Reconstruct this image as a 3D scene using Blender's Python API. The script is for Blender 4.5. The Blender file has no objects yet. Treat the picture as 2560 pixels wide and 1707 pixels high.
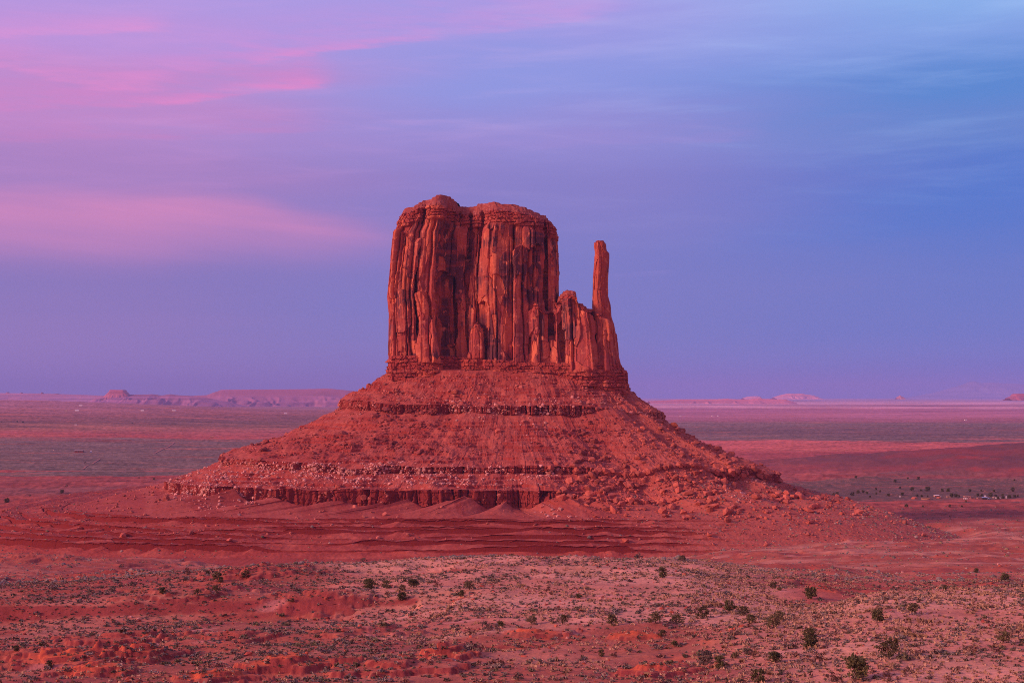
import bpy, bmesh, math, random
import numpy as np
from mathutils import Vector, Matrix

scene = bpy.context.scene
COL = scene.collection
scene.unit_settings.scale_length = 1.6

# ------------------------------------------------------------------ camera
F = 2560 * 50.0 / 36.0                  # focal length in photo pixels
HOR = 995.0                             # photo row of the true horizon
TH = math.atan((HOR - 853.5) / F)
cam_d = bpy.data.cameras.new("camera")
cam_d.lens = 50.0
cam_d.sensor_width = 36.0
cam_d.clip_start = 0.5
cam_d.clip_end = 200000.0
cam = bpy.data.objects.new("camera", cam_d)
COL.objects.link(cam)
cam.location = (0, 0, 0)
cam.rotation_euler = (math.pi / 2 + TH, 0, 0)
scene.camera = cam
scene.view_settings.view_transform = 'Standard'
scene.view_settings.look = 'None'
scene.view_settings.exposure = 0.06
scene.view_settings.gamma = 1.0
try:
    scene.cycles.use_denoising = False
    scene.cycles.filter_width = 0.95
    scene.cycles.max_bounces = 5
    scene.cycles.volume_bounces = 1
except Exception:
    pass


def s2l(c):
    return tuple(((v / 255.0) / 12.92 if v / 255.0 <= 0.04045 else ((v / 255.0 + 0.055) / 1.055) ** 2.4) for v in c)


# ------------------------------------------------------------------ world (dusk sky)
SUN_AZ, SUN_EL = math.radians(-111), math.radians(22)      # azimuth from +Y, clockwise
world = bpy.data.worlds.new("World")
scene.world = world
world.use_nodes = True
WT = world.node_tree
WT.nodes.clear()


class E:
    """one socket of a node tree, with arithmetic"""
    nt = WT

    def __init__(self, s):
        self.s = s

    @staticmethod
    def m(op, *a, clamp=False):
        n = E.nt.nodes.new('ShaderNodeMath')
        n.operation = op
        n.use_clamp = clamp
        for i, v in enumerate(a):
            if isinstance(v, E):
                E.nt.links.new(v.s, n.inputs[i])
            else:
                n.inputs[i].default_value = float(v)
        return E(n.outputs[0])

    def __add__(s, o): return E.m('ADD', s, o)
    def __radd__(s, o): return E.m('ADD', o, s)
    def __sub__(s, o): return E.m('SUBTRACT', s, o)
    def __rsub__(s, o): return E.m('SUBTRACT', o, s)
    def __mul__(s, o): return E.m('MULTIPLY', s, o)
    def __rmul__(s, o): return E.m('MULTIPLY', o, s)
    def __truediv__(s, o): return E.m('DIVIDE', s, o)


def sstep(x, a, b):
    n = E.nt.nodes.new('ShaderNodeMapRange')
    n.interpolation_type = 'SMOOTHSTEP'
    E.nt.links.new(x.s, n.inputs['Value'])
    n.inputs['From Min'].default_value = a
    n.inputs['From Max'].default_value = b
    n.inputs['To Min'].default_value = 0.0
    n.inputs['To Max'].default_value = 1.0
    return E(n.outputs[0])


def gauss(x, c, w):
    d = (x - c) / w
    return E.m('EXPONENT', d * d * -1.0)


def curve(x, pts):
    """piecewise-linear function of x from a table"""
    n = E.nt.nodes.new('ShaderNodeFloatCurve')
    x0, x1 = pts[0][0], pts[-1][0]
    ys = [p[1] for p in pts]
    y0, y1 = min(ys) - 1e-3, max(ys) + 1e-3
    mr = E.m('DIVIDE', x - x0, x1 - x0, clamp=True)
    E.nt.links.new(mr.s, n.inputs['Value'])
    c = n.mapping.curves[0]
    while len(c.points) > 2:
        c.points.remove(c.points[1])
    P = [((a - x0) / (x1 - x0), (b - y0) / (y1 - y0)) for a, b in pts]
    c.points[0].location = P[0]
    c.points[1].location = P[-1]
    for p in P[1:-1]:
        c.points.new(*p)
    n.mapping.update()
    return E(n.outputs[0]) * (y1 - y0) + y0


def ramp(x, pts, x0=0.0, x1=1.0):
    n = E.nt.nodes.new('ShaderNodeValToRGB')
    E.nt.links.new(((x - x0) / (x1 - x0)).s, n.inputs[0])
    n.color_ramp.interpolation = 'B_SPLINE' if len(pts) > 6 else 'LINEAR'
    n.color_ramp.interpolation = 'EASE'
    els = n.color_ramp.elements
    while len(els) > 1:
        els.remove(els[-1])
    for i, (p, c) in enumerate(pts):
        e = els[0] if i == 0 else els.new((p - x0) / (x1 - x0))
        e.position = (p - x0) / (x1 - x0)
        e.color = (*s2l(c), 1)
    return n.outputs[0]


def mix(f, a, b, mode='MIX'):
    n = E.nt.nodes.new('ShaderNodeMix')
    n.data_type = 'RGBA'
    n.blend_type = mode
    for i, v in ((0, f), (6, a), (7, b)):
        if isinstance(v, E):
            v = v.s
        if hasattr(v, 'is_output'):
            E.nt.links.new(v, n.inputs[i])
        elif i == 0:
            n.inputs[0].default_value = v
        else:
            n.inputs[i].default_value = (*v, 1) if len(v) == 3 else v
    return n.outputs[2]


def noise_tex(x, y, z, scale, detail=4, rough=0.5, dist=0.0):
    c = E.nt.nodes.new('ShaderNodeCombineXYZ')
    for i, v in enumerate((x, y, z)):
        if isinstance(v, E):
            E.nt.links.new(v.s, c.inputs[i])
        else:
            c.inputs[i].default_value = v
    n = E.nt.nodes.new('ShaderNodeTexNoise')
    n.inputs['Scale'].default_value = scale
    n.inputs['Detail'].default_value = detail
    n.inputs['Roughness'].default_value = rough
    n.inputs['Distortion'].default_value = dist
    E.nt.links.new(c.outputs[0], n.inputs['Vector'])
    return E(n.outputs['Fac'])


def azel(xd, yd):
    """azimuth and elevation in degrees of a point of the 2352-wide view of the photograph"""
    px, py = xd * 2560 / 2352, yd * 2560 / 2352
    c, s = math.cos(TH), math.sin(TH)
    a, b = (px - 1280) / F, (853.5 - py) / F
    d = Vector((a, c - s * b, s + c * b)).normalized()
    return math.degrees(math.atan2(d.x, d.y)), math.degrees(math.asin(d.z))


def build_world():
    tc = WT.nodes.new('ShaderNodeTexCoord')
    sp = WT.nodes.new('ShaderNodeSeparateXYZ')
    nv = WT.nodes.new('ShaderNodeVectorMath')
    nv.operation = 'NORMALIZE'
    WT.links.new(tc.outputs['Generated'], nv.inputs[0])
    WT.links.new(nv.outputs[0], sp.inputs[0])
    x, y, z = (E(sp.outputs[i]) for i in range(3))
    az = E.m('ARCTAN2', x, y) * (180 / math.pi)
    el = E.m('ARCSINE', z) * (180 / math.pi)
    # wind-drawn cirrus: stretched noise warps every band a little
    n1 = noise_tex(az * 0.05 + el * 0.05, el * 0.42 - az * 0.012, 3.1, 1.0, 5, 0.5)
    n2 = noise_tex(az * 0.12 + el * 0.08, el * 1.3 - az * 0.06, 7.7, 1.0, 6, 0.55)
    n3 = noise_tex(az * 0.02, el * 0.14, 1.7, 1.0, 3, 0.5)
    elw = el + (n1 - 0.5) * 3.0 + (n2 - 0.5) * 1.1
    azw = az + (n1 - 0.5) * 10.0 + (n3 - 0.5) * 6.0
    EL0, EL1 = -10.0, 90.0
    low = (-10, (90, 60, 70))
    top = [(24, (146, 146, 216)), (45, (150, 128, 196)), (90, (146, 120, 184))]  # overhead sky, out of view; hues set for the tint they throw on the land
    L = ramp(elw, [low, (0.2, (146, 120, 186)), (2.0, (148, 123, 188)), (4.6, (136, 119, 187)), (6.5, (160, 124, 188)),
                   (9.0, (172, 130, 194)), (11.4, (190, 138, 202)), (14.0, (188, 148, 218)), (17, (172, 154, 226))] + top, EL0, EL1)
    M = ramp(elw, [low, (0.2, (104, 116, 192)), (2.0, (116, 124, 196)), (5.0, (120, 123, 196)), (8.0, (132, 126, 198)),
                   (10.6, (148, 140, 211)), (13.0, (142, 152, 224)), (15.6, (164, 154, 226))] + top, EL0, EL1)
    R = ramp(elw, [low, (0.2, (86, 116, 198)), (2.0, (98, 123, 201)), (5.0, (94, 121, 200)), (8.0, (76, 119, 204)),
                   (10.6, (98, 133, 205)), (12.2, (84, 135, 208)), (13.9, (126, 160, 226)), (16, (142, 183, 238))] + top, EL0, EL1)
    base = mix(sstep(azw, -17, 1), L, M)
    base = mix(sstep(azw, 1, 19), base, R)
    # the big pink wedge low on the left
    def edge(pts):
        return curve(az, [azel(a, b) for a, b in pts])
    e1 = edge([(-500, 420), (0, 424), (240, 436), (450, 434), (700, 478), (900, 515), (1176, 560), (1700, 600)])
    d = e1 - el + (n2 - 0.5) * 0.5
    fib = noise_tex(az * 0.35 + el * 0.9, el * 2.6 - az * 0.22, 5.5, 1.0, 6, 0.6)
    fib2 = noise_tex(az * 0.16 + el * 0.3, el * 1.5 + az * 0.10, 9.5, 1.0, 6, 0.6)
    w = sstep(d, -0.30, 0.85) * (1.0 - sstep(d + E.m('MAXIMUM', az + 14.0, 0.0) * 0.17, 0.5, 3.9)) * (1.0 - sstep(az, -8.0, -1.5))
    w = w * (0.88 + (fib2 - 0.5) * 0.9)
    base = mix(w * 0.95, base, s2l((212, 136, 188)))
    # bright lower edges of two cirrus sheets
    def streak(pts, tail_up, fade, amount, col, nz=0.7):
        nonlocal base
        e = edge(pts)
        dd = el - e + (n2 - 0.5) * nz + (fib - 0.5) * 0.5
        k = sstep(dd, -0.10, 0.16) * (1.0 - sstep(dd, 0.15, tail_up))
        a0, a1 = azel(pts[0][0], 0)[0], azel(pts[-1][0], 0)[0]
        k = k * sstep(fib * 0.55 + fib2 * 0.45, 0.30, 0.66)
        k = k * sstep(az, a0, a0 + fade) * (1.0 - sstep(az, a1 - fade, a1))
        base = mix(k * amount, base, s2l(col))
    streak([(250, 200), (600, 146), (760, 121), (920, 101), (1180, 70), (1500, 20)], 2.6, 3.5, 0.42, (222, 144, 214))
    streak([(520, 160), (620, 142), (760, 121), (920, 101), (1050, 90)], 0.5, 2.4, 0.60, (232, 142, 206), 0.3)
    streak([(-200, 262), (250, 250), (500, 224), (640, 203), (800, 192)], 2.4, 2.0, 0.55, (222, 132, 198))
    streak([(250, 252), (430, 234), (560, 212), (640, 203), (790, 194)], 0.5, 1.6, 0.60, (234, 136, 200), 0.3)
    streak([(-300, 180), (0, 158), (120, 186), (300, 216), (420, 214)], 1.7, 1.4, 0.5, (238, 142, 205), 0.5)
    streak([(-400, 110), (0, 90), (150, 84), (330, 74), (420, 70)], 1.1, 1.6, 0.5, (236, 146, 208), 0.9)
    streak([(-400, 330), (0, 330), (400, 320), (800, 300)], 2.4, 3.0, 0.40, (206, 128, 190))
    streak([(1000, 345), (1400, 340), (1650, 330), (1800, 300)], 1.9, 2.5, 0.22, (172, 140, 210))
    streak([(1380, 645), (1440, 640), (1500, 632), (1560, 628)], 0.25, 0.7, 0.16, (170, 145, 215), 0.2)
    # soft high veil everywhere
    veil = sstep(n2, 0.48, 0.78) * sstep(el, 5.0, 12.0)
    base = mix(veil * 0.2 + sstep(fib2, 0.5, 0.8) * sstep(el, 3.0, 12.0) * 0.13, base, mix(sstep(az, -10, 12), s2l((238, 160, 218)), s2l((168, 196, 246))))
    # the afterglow in the west, behind the camera, that lights the rock
    back = sstep(E.m('ABSOLUTE', az), 60, 125)
    glow = ramp(el, [(-10, (60, 30, 30)), (0, (235, 130, 120)), (10, (225, 130, 135)), (24, (196, 130, 168)), (45, (160, 126, 190)), (90, (146, 120, 184))], EL0, EL1)
    base = mix(back, base, glow)
    bg = WT.nodes.new('ShaderNodeBackground')
    WT.links.new(base, bg.inputs['Color'])
    boost = 1.0 + back * (1.0 - sstep(el, 18, 40)) * 0.1
    WT.links.new(boost.s, bg.inputs['Strength'])
    # a little physical twilight sky on top
    sky = WT.nodes.new('ShaderNodeTexSky')
    sky.sky_type = 'NISHITA'
    sky.sun_disc = False
    sky.sun_elevation = SUN_EL
    sky.sun_rotation = SUN_AZ
    bg2 = WT.nodes.new('ShaderNodeBackground')
    WT.links.new(sky.outputs[0], bg2.inputs['Color'])
    bg2.inputs['Strength'].default_value = 0.002
    add = WT.nodes.new('ShaderNodeAddShader')
    WT.links.new(bg.outputs[0], add.inputs[0])
    WT.links.new(bg2.outputs[0], add.inputs[1])
    out = WT.nodes.new('ShaderNodeOutputWorld')
    WT.links.new(add.outputs[0], out.inputs['Surface'])


build_world()

sun_d = bpy.data.lights.new("sun", 'SUN')
sun_d.energy = 4.4
sun_d.angle = math.radians(10)
sun_d.color = (1.0, 0.44, 0.36)
sun = bpy.data.objects.new("sun", sun_d)
COL.objects.link(sun)
sdir = Vector((math.sin(SUN_AZ) * math.cos(SUN_EL), math.cos(SUN_AZ) * math.cos(SUN_EL), math.sin(SUN_EL)))
sun.rotation_euler = (-sdir).to_track_quat('-Z', 'Y').to_euler()


# ------------------------------------------------------------------ helpers
def ray(px, py):
    """slopes dx, dz per unit of world Y for a photo pixel"""
    c, s = math.cos(TH), math.sin(TH)
    a, b = (px - 1280) / F, (853.5 - py) / F
    yy = c - s * b
    return a / yy, (s + c * b) / yy


K = 2560 / 2352.0


def DX(xd, Y, yd=900):
    return ray(xd * K, yd * K)[0] * Y


def DZ(yd, Y):
    return ray(1280, yd * K)[1] * Y


def project(x, y, z):
    """photo pixel of world points"""
    c, s = math.cos(TH), math.sin(TH)
    fw = y * c + z * s
    up = -y * s + z * c
    return 1280 + F * x / fw, 853.5 - F * up / fw


def tag(o, label=None, cat=None, group=None, kind=None):
    if label: o["label"] = label
    if cat: o["category"] = cat
    if group: o["group"] = group
    if kind: o["kind"] = kind
    return o


def link(name, me, mat=None, parent=None):
    o = bpy.data.objects.new(name, me)
    COL.objects.link(o)
    if mat is not None and not me.materials:
        me.materials.append(mat)
    if parent is not None:
        o.parent = parent
    return o


def empty(name, loc, rz=0.0):
    o = bpy.data.objects.new(name, None)
    o.empty_display_size = 0.5
    COL.objects.link(o)
    o.location = loc
    o.rotation_euler = (0, 0, rz)
    return o


def mesh_np(name, V, Fc, color=None, smooth=False):
    """mesh from numpy arrays; faces (n,3) or (n,4); per-vertex colour RGBA"""
    me = bpy.data.meshes.new(name)
    V = np.ascontiguousarray(V, dtype=np.float32)
    Fc = np.ascontiguousarray(Fc, dtype=np.int32)
    n, k = Fc.shape
    me.vertices.add(len(V))
    me.vertices.foreach_set("co", V.ravel())
    me.loops.add(n * k)
    me.loops.foreach_set("vertex_index", Fc.ravel())
    me.polygons.add(n)
    me.polygons.foreach_set("loop_start", np.arange(0, n * k, k, dtype=np.int32))
    me.polygons.foreach_set("use_smooth", np.full(n, smooth, dtype=bool))
    me.update(calc_edges=True)
    if color is not None:
        C = np.ones((len(V), 4), dtype=np.float32)
        C[:, :color.shape[1]] = color
        at = me.attributes.new("tint", 'FLOAT_COLOR', 'POINT')
        at.data.foreach_set("color", C.ravel())
    return me


def grid_faces(nu, nv, wrap=False):
    """faces of a grid whose vertex (i,j) has index i*nv+j"""
    i = np.arange(nu if wrap else nu - 1)
    j = np.arange(nv - 1)
    I, J = np.meshgrid(i, j, indexing='ij')
    I2 = (I + 1) % nu
    return np.stack([I * nv + J, I2 * nv + J, I2 * nv + J + 1, I * nv + J + 1], -1).reshape(-1, 4)


# ------------------------------------------------------------------ numpy noise
_RS = np.random.RandomState(7)
_PN = 4096
_PERM = np.concatenate([_RS.permutation(_PN)] * 2).astype(np.int32)
_VAL = _RS.rand(_PN).astype(np.float32)
_GX, _GY = np.cos(_VAL * 2 * math.pi).astype(np.float32), np.sin(_VAL * 2 * math.pi).astype(np.float32)


def _idx(ix, iy, seed):
    ix = (ix.astype(np.int32) + seed * 131) & (_PN - 1)
    iy = (iy.astype(np.int32) + seed * 57) & (_PN - 1)
    return _PERM[_PERM[ix] + iy]


def rnd(ix, iy, seed=0):
    return _VAL[_idx(np.asarray(ix), np.asarray(iy), seed)]


def vn(x, y, seed=0):
    """gradient noise, about -0.7 .. 0.7"""
    x, y = np.broadcast_arrays(np.asarray(x), np.asarray(y))
    ix, iy = np.floor(x), np.floor(y)
    fx, fy = (x - ix).astype(np.float32), (y - iy).astype(np.float32)
    ux, uy = fx * fx * fx * (fx * (fx * 6 - 15) + 10), fy * fy * fy * (fy * (fy * 6 - 15) + 10)
    i0 = (ix.astype(np.int32) + seed * 131) & (_PN - 1)
    j0 = (iy.astype(np.int32) + seed * 57) & (_PN - 1)
    i1 = (i0 + 1) & (_PN - 1)
    j1 = (j0 + 1) & (_PN - 1)
    pa, pb = _PERM[i0], _PERM[i1]
    k00, k10, k01, k11 = _PERM[pa + j0], _PERM[pb + j0], _PERM[pa + j1], _PERM[pb + j1]
    a = _GX[k00] * fx + _GY[k00] * fy
    a = a + ux * (_GX[k10] * (fx - 1) + _GY[k10] * fy - a)
    b = _GX[k01] * fx + _GY[k01] * (fy - 1)
    b = b + ux * (_GX[k11] * (fx - 1) + _GY[k11] * (fy - 1) - b)
    return a + uy * (b - a)


def fbm(x, y, octv=4, seed=0, gain=0.5, lac=2.03):
    s, a, t = 0.0, 1.0, 0.0
    for o in range(octv):
        s = s + a * vn(x, y, seed + o * 17)
        t += a
        a *= gain
        x, y = x * lac + 11.3, y * lac - 7.1
    return s / t * 1.6


def ridged(x, y, octv=4, seed=0, gain=0.5):
    s, a, t = 0.0, 1.0, 0.0
    for o in range(octv):
        s = s + a * (1 - np.abs(vn(x, y, seed + o * 13)) * 2.2)
        t += a
        a *= gain
        x, y = x * 2.03 + 3.3, y * 2.03 - 5.1
    return s / t


def worley(x, y, seed=0, jit=0.9, full=False):
    x, y = np.broadcast_arrays(np.asarray(x, float), np.asarray(y, float))
    vx, vy = np.zeros(x.shape, np.float32), np.zeros(x.shape, np.float32)
    ix, iy = np.floor(x), np.floor(y)
    f1 = np.full(x.shape, 9.0)
    f2 = np.full(x.shape, 9.0)
    idv = np.zeros(x.shape)
    for dx in (-1, 0, 1):
        for dy in (-1, 0, 1):
            cx, cy = ix + dx, iy + dy
            qx = cx + 0.5 + jit * (rnd(cx, cy, seed) - 0.5)
            qy = cy + 0.5 + jit * (rnd(cx, cy, seed + 5) - 0.5)
            d = np.hypot(x - qx, y - qy)
            near = d < f1
            f2 = np.where(near, f1, np.minimum(f2, d))
            idv = np.where(near, rnd(cx, cy, seed + 9), idv)
            if full:
                vx, vy = np.where(near, x - qx, vx), np.where(near, y - qy, vy)
            f1 = np.where(near, d, f1)
    return (f1, f2, idv, vx, vy) if full else (f1, f2, idv)


def ss(x, a, b):
    t = np.clip((x - a) / (b - a), 0, 1)
    return t * t * (3 - 2 * t)


def lerp(a, b, t):
    return a + (b - a) * t


def cmix(c, col, t):
    """blend colour arrays (n,3) towards one colour"""
    return c + (np.asarray(col, float) - c) * np.asarray(t)[..., None]


# ------------------------------------------------------------------ materials
def new_mat(name):
    m = bpy.data.materials.new(name)
    m.use_nodes = True
    nt = m.node_tree
    nt.nodes.clear()
    E.nt = nt
    out = nt.nodes.new('ShaderNodeOutputMaterial')
    b = nt.nodes.new('ShaderNodeBsdfPrincipled')
    b.inputs['Roughness'].default_value = 0.95
    b.inputs['Specular IOR Level'].default_value = 0.08
    nt.links.new(b.outputs[0], out.inputs['Surface'])
    return m, nt, b


def obj_xyz(nt):
    g = nt.nodes.new('ShaderNodeNewGeometry')
    sp = nt.nodes.new('ShaderNodeSeparateXYZ')
    nt.links.new(g.outputs['Position'], sp.inputs[0])
    return tuple(E(sp.outputs[i]) for i in range(3))


def add_bump(nt, b, h, dist, strength=0.6):
    n = nt.nodes.new('ShaderNodeBump')
    n.inputs['Distance'].default_value = dist
    n.inputs['Strength'].default_value = strength
    nt.links.new(h.s, n.inputs['Height'])
    nt.links.new(n.outputs[0], b.inputs['Normal'])


def tint_mat(name, grain, gscale, bump, vert=1.0, sage=False):
    """vertex tint times grain noise; alpha of the tint = share of small shrubs that cover the soil"""
    m, nt, b = new_mat(name)
    at = nt.nodes.new('ShaderNodeAttribute')
    at.attribute_name = "tint"
    x, y, z = obj_xyz(nt)
    n1 = noise_tex(x, y, z * vert, gscale, 5, 0.65)
    n2 = noise_tex(x, y, z * vert, gscale * 0.13, 4, 0.6)
    k = (n1 - 0.5) * grain + (n2 - 0.5) * (grain * 0.8) + 1.0
    cmb = nt.nodes.new('ShaderNodeVectorMath')
    cmb.operation = 'SCALE'
    nt.links.new(at.outputs['Color'], cmb.inputs[0])
    nt.links.new(k.s, cmb.inputs['Scale'])
    colr = cmb.outputs[0]
    if sage:
        d1 = noise_tex(x, y, z, 0.45, 3, 0.6)
        d2 = noise_tex(x, y, z, 0.11, 3, 0.6)
        cover = E(at.outputs['Alpha'])
        thr = 0.78 - cover * 0.46
        f = E.m('MULTIPLY', (d1 * 0.62 + d2 * 0.38 - thr), 9.0, clamp=True)
        colr = mix(f * 0.85, colr, mix(n2, (0.075, 0.062, 0.045), (0.13, 0.105, 0.075)))
    nt.links.new(colr, b.inputs['Base Color'])
    add_bump(nt, b, n1, bump)
    return m


M_ground = tint_mat("red_desert_soil", 0.95, 0.9, 0.45, sage=True)
M_cliff = tint_mat("red_sandstone_cliff", 0.35, 0.35, 0.5, vert=0.35)
M_talus = tint_mat("red_talus", 0.5, 0.7, 0.4, sage=True)
M_far = tint_mat("far_rock", 0.3, 0.01, 4.0)


def plain_mat(name, c0, c1, scale=1.0, rough=0.9, objvar=0.0, spec=0.1):
    m, nt, b = new_mat(name)
    b.inputs['Roughness'].default_value = rough
    b.inputs['Specular IOR Level'].default_value = spec
    x, y, z = obj_xyz(nt)
    n = noise_tex(x, y, z, scale, 4, 0.6)
    col = mix(sstep(n, 0.3, 0.7), c0, c1)
    if objvar:
        oi = nt.nodes.new('ShaderNodeObjectInfo')
        hsv = nt.nodes.new('ShaderNodeHueSaturation')
        nt.links.new(col, hsv.inputs['Color'])
        nt.links.new((E(oi.outputs['Random']) * objvar + (1.0 - objvar * 0.5)).s, hsv.inputs['Value'])
        col = hsv.outputs[0]
    nt.links.new(col, b.inputs['Base Color'])
    return m


# ------------------------------------------------------------------ the ground
# height profiles by photo column: (distance, height below the camera)
NEAR = [(0, -1.8), (10, -4.2), (40, -14), (100, -27)]
FAR_L = [(1300, -108), (1700, -112), (3000, -106), (5000, -64), (7500, -12), (9000, -40), (12000, -70), (30000, -60), (75000, -20)]
FAR_R = [(1700, -116), (2200, -117), (3000, -114), (5000, -104), (9000, -102), (11500, -95), (12300, -70), (30000, -61), (75000, -13)]
PROF = {
    -900: NEAR + [(170, -36.5), (250, -42), (350, -52), (500, -66), (700, -83), (900, -95), (1100, -103)] + FAR_L,
    0: NEAR + [(170, -36.5), (250, -43.5), (327, -51.2), (334, -48.2), (420, -55), (500, -64), (700, -84), (900, -98), (1100, -105)] + FAR_L,
    850: NEAR + [(170, -36.3), (250, -42.5), (327, -48.6), (334, -46.6), (380, -47.5), (430, -49.5), (500, -60), (600, -76), (700, -90), (800, -98), (900, -104), (1300, -110), (1700, -113), (3000, -110), (5000, -94), (7500, -64), (9000, -78), (12000, -85), (30000, -60), (75000, -20)],
    1280: NEAR + [(170, -36), (250, -41), (350, -44.8), (430, -47.8), (500, -58), (600, -76), (700, -91), (800, -99), (900, -104), (1300, -112), (1700, -114), (3000, -112), (5000, -102), (9000, -100), (12000, -95), (30000, -60), (75000, -15)],
    1660: NEAR + [(170, -36), (250, -40), (330, -43.5), (400, -47.5), (445, -50), (520, -61), (620, -76), (720, -87), (850, -96), (1000, -103), (1300, -112)] + FAR_R,
    1960: NEAR + [(170, -35), (230, -37.5), (300, -44), (380, -49), (480, -57), (600, -70), (800, -85), (1000, -97), (1300, -110)] + FAR_R,
    2250: NEAR + [(170, -34.4), (230, -35.2), (285, -38.0), (312, -44), (340, -47.8), (400, -52.5), (500, -61), (600, -69), (800, -83), (1000, -96), (1300, -110)] + FAR_R,
    2700: NEAR + [(170, -34), (230, -34.5), (285, -37.0), (312, -43.5), (340, -47.5), (400, -52.5), (500, -61), (600, -69), (800, -83), (1000, -96), (1300, -110)] + FAR_R,
    3500: NEAR + [(170, -34), (230, -37), (285, -41), (330, -47), (400, -53.5), (500, -61), (600, -69), (800, -83), (1000, -96), (1300, -110)] + FAR_R,
}
_cols = sorted(PROF)


def _herm(xs, ys, x):
    xs, ys = np.asarray(xs, float), np.asarray(ys, float)
    d = np.diff(ys) / np.diff(xs)
    m = np.zeros_like(ys)
    m[1:-1] = np.where(d[:-1] * d[1:] > 0, 2 * d[:-1] * d[1:] / np.where(d[:-1] + d[1:] == 0, 1, d[:-1] + d[1:]), 0)
    m[0], m[-1] = d[0], d[-1]
    i = np.clip(np.searchsorted(xs, x) - 1, 0, len(xs) - 2)
    h = xs[i + 1] - xs[i]
    t = np.clip((x - xs[i]) / h, 0, 1)
    return ((2 * t ** 3 - 3 * t ** 2 + 1) * ys[i] + (t ** 3 - 2 * t ** 2 + t) * h * m[i]
            + (-2 * t ** 3 + 3 * t ** 2) * ys[i + 1] + (t ** 3 - t ** 2) * h * m[i + 1])


_LG = np.linspace(0, np.log(80000 / 20 + 1), 2400)
_TAB = np.stack([_herm([math.log(a / 20 + 1) for a, _ in PROF[c]], [b for _, b in PROF[c]], _LG) for c in _cols])

BUMPS = []          # small red knolls: x, y, radius, height, ledge step


def base_height(x, y):
    """the broad lie of the land"""
    x, y = np.broadcast_arrays(np.asarray(x, float), np.asarray(y, float))
    yy = np.maximum(y, 1.0)
    u = np.clip(1280 + F * x / yy, _cols[0], _cols[-1] - 1e-3)
    lg = np.log(np.clip(yy, 0, 79000) / 20 + 1) / _LG[-1] * (len(_LG) - 1)
    j = np.clip(lg.astype(int), 0, len(_LG) - 2)
    f = lg - j
    ci = np.clip(np.searchsorted(_cols, u, side='right') - 1, 0, len(_cols) - 2)
    cc = np.asarray(_cols, float)
    t = (u - cc[ci]) / (cc[ci + 1] - cc[ci])
    t = t * t * (3 - 2 * t)
    a = _TAB[ci, j] * (1 - f) + _TAB[ci, j + 1] * f
    b = _TAB[ci + 1, j] * (1 - f) + _TAB[ci + 1, j + 1] * f
    return a + (b - a) * t


def G(x, y, detail=True):
    """ground height"""
    x, y = np.broadcast_arrays(np.asarray(x, float), np.asarray(y, float))
    yy = np.maximum(y, 1.0)
    u = np.clip(1280 + F * x / yy, -900, 3500)
    z = base_height(x, y)
    # sunk a little under the butte's own apron
    e = (np.abs(x) / np.where(x > 0, 372, 510)) ** 3.2 + (np.abs(y - 1210) / 345) ** 3.2
    z = z - 7.0 * (1 - ss(e, 0.72, 1.0))
    near = ss(yy, 90, 190)
    amp = near * (0.75 + 2.2 * ss(yy, 350, 900))
    z = z + amp * fbm(x / 62, y / 48, 4, 3) + near * (1 - ss(yy, 700, 1200)) * 0.6 * fbm(x / 30, y / 22, 3, 5)
    # gullied red banks: rills between rounded spurs
    g = ridged(x / 34 + 0.4 * fbm(x / 50, y / 50, 2, 8), y / 52, 3, 21)
    rough = ss(fbm(x / 130, y / 90, 2, 31), -0.15, 0.35)
    z = z + near * (1 - ss(yy, 900, 2200)) * rough * (g - 0.45) * (1.7 + 1.6 * ss(yy, 250, 700))
    # thin rock ledges across the slope, stepping down towards the camera
    q = (z + 0.9 * fbm(x / 90, y / 90, 3, 77) + 0.3 * fbm(x / 12, y / 12, 3, 78)) / 2.1
    st = np.floor(q) + ss(q - np.floor(q), 0.78, 0.97)
    lm = ss(fbm(x / 75, y / 30, 3, 55), 0.05, 0.3) * near * (1 - ss(u, 1500, 2000) * (1 - ss(yy, 330, 420))) * (1 - ss(yy, 1200, 1800))
    z = z + (st - q) * 2.1 * lm * 0.75
    for bx, by, br, bh, bs in BUMPS:
        d = np.hypot(x - bx, (y - by) * 1.15) / br
        d = d * (1 + 0.75 * fbm((x - bx) / br * 1.6, (y - by) / br * 1.6, 4, int(bx * 7) % 97))
        h = bh * np.clip(1 - d, 0, 1) ** 0.85
        if bs:
            hq = h / bs
            hq = hq + 0.5 * fbm(x / 3.5, y / 3.5, 3, 91)
            h = lerp(h, (np.floor(hq) + ss(hq - np.floor(hq), 0.72, 0.97)) * bs, 0.9) * (h > 0)
        z = z + h
    # far plains
    far = ss(yy, 1500, 3500)
    z = z + far * 5.0 * fbm(x / 900, y / 1500, 4, 41) + ss(yy, 9000, 20000) * 14 * fbm(x / 5000, y / 7000, 4, 43)
    # the long low hill on the right
    hx, hy = 1000.0, 2300.0
    e = np.hypot((x - hx) / 620, (y - hy) / 360)
    hill = 50 * np.exp(-(e * (1 + 0.18 * fbm(x / 160, y / 160, 3, 61))) ** 2 * 1.6)
    hq = hill / 4.2 + 0.5 * fbm(x / 120, y / 120, 2, 65)
    hm = ss(fbm(x / 120, y / 60, 2, 67), -0.1, 0.25) * ss(hill, 2, 8)
    z = z + hill + ((np.floor(hq) + ss(hq - np.floor(hq), 0.6, 0.95)) - hq) * 4.2 * hm * 0.8
    if detail:
        z = z + near * (1 - ss(yy, 600, 1500)) * (0.16 * fbm(x / 3.2, y / 3.2, 3, 9) + 0.40 * fbm(x / 17, y / 13, 3, 12) * (1 + 1.6 * ss(yy, 300, 500)))
    return z


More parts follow.
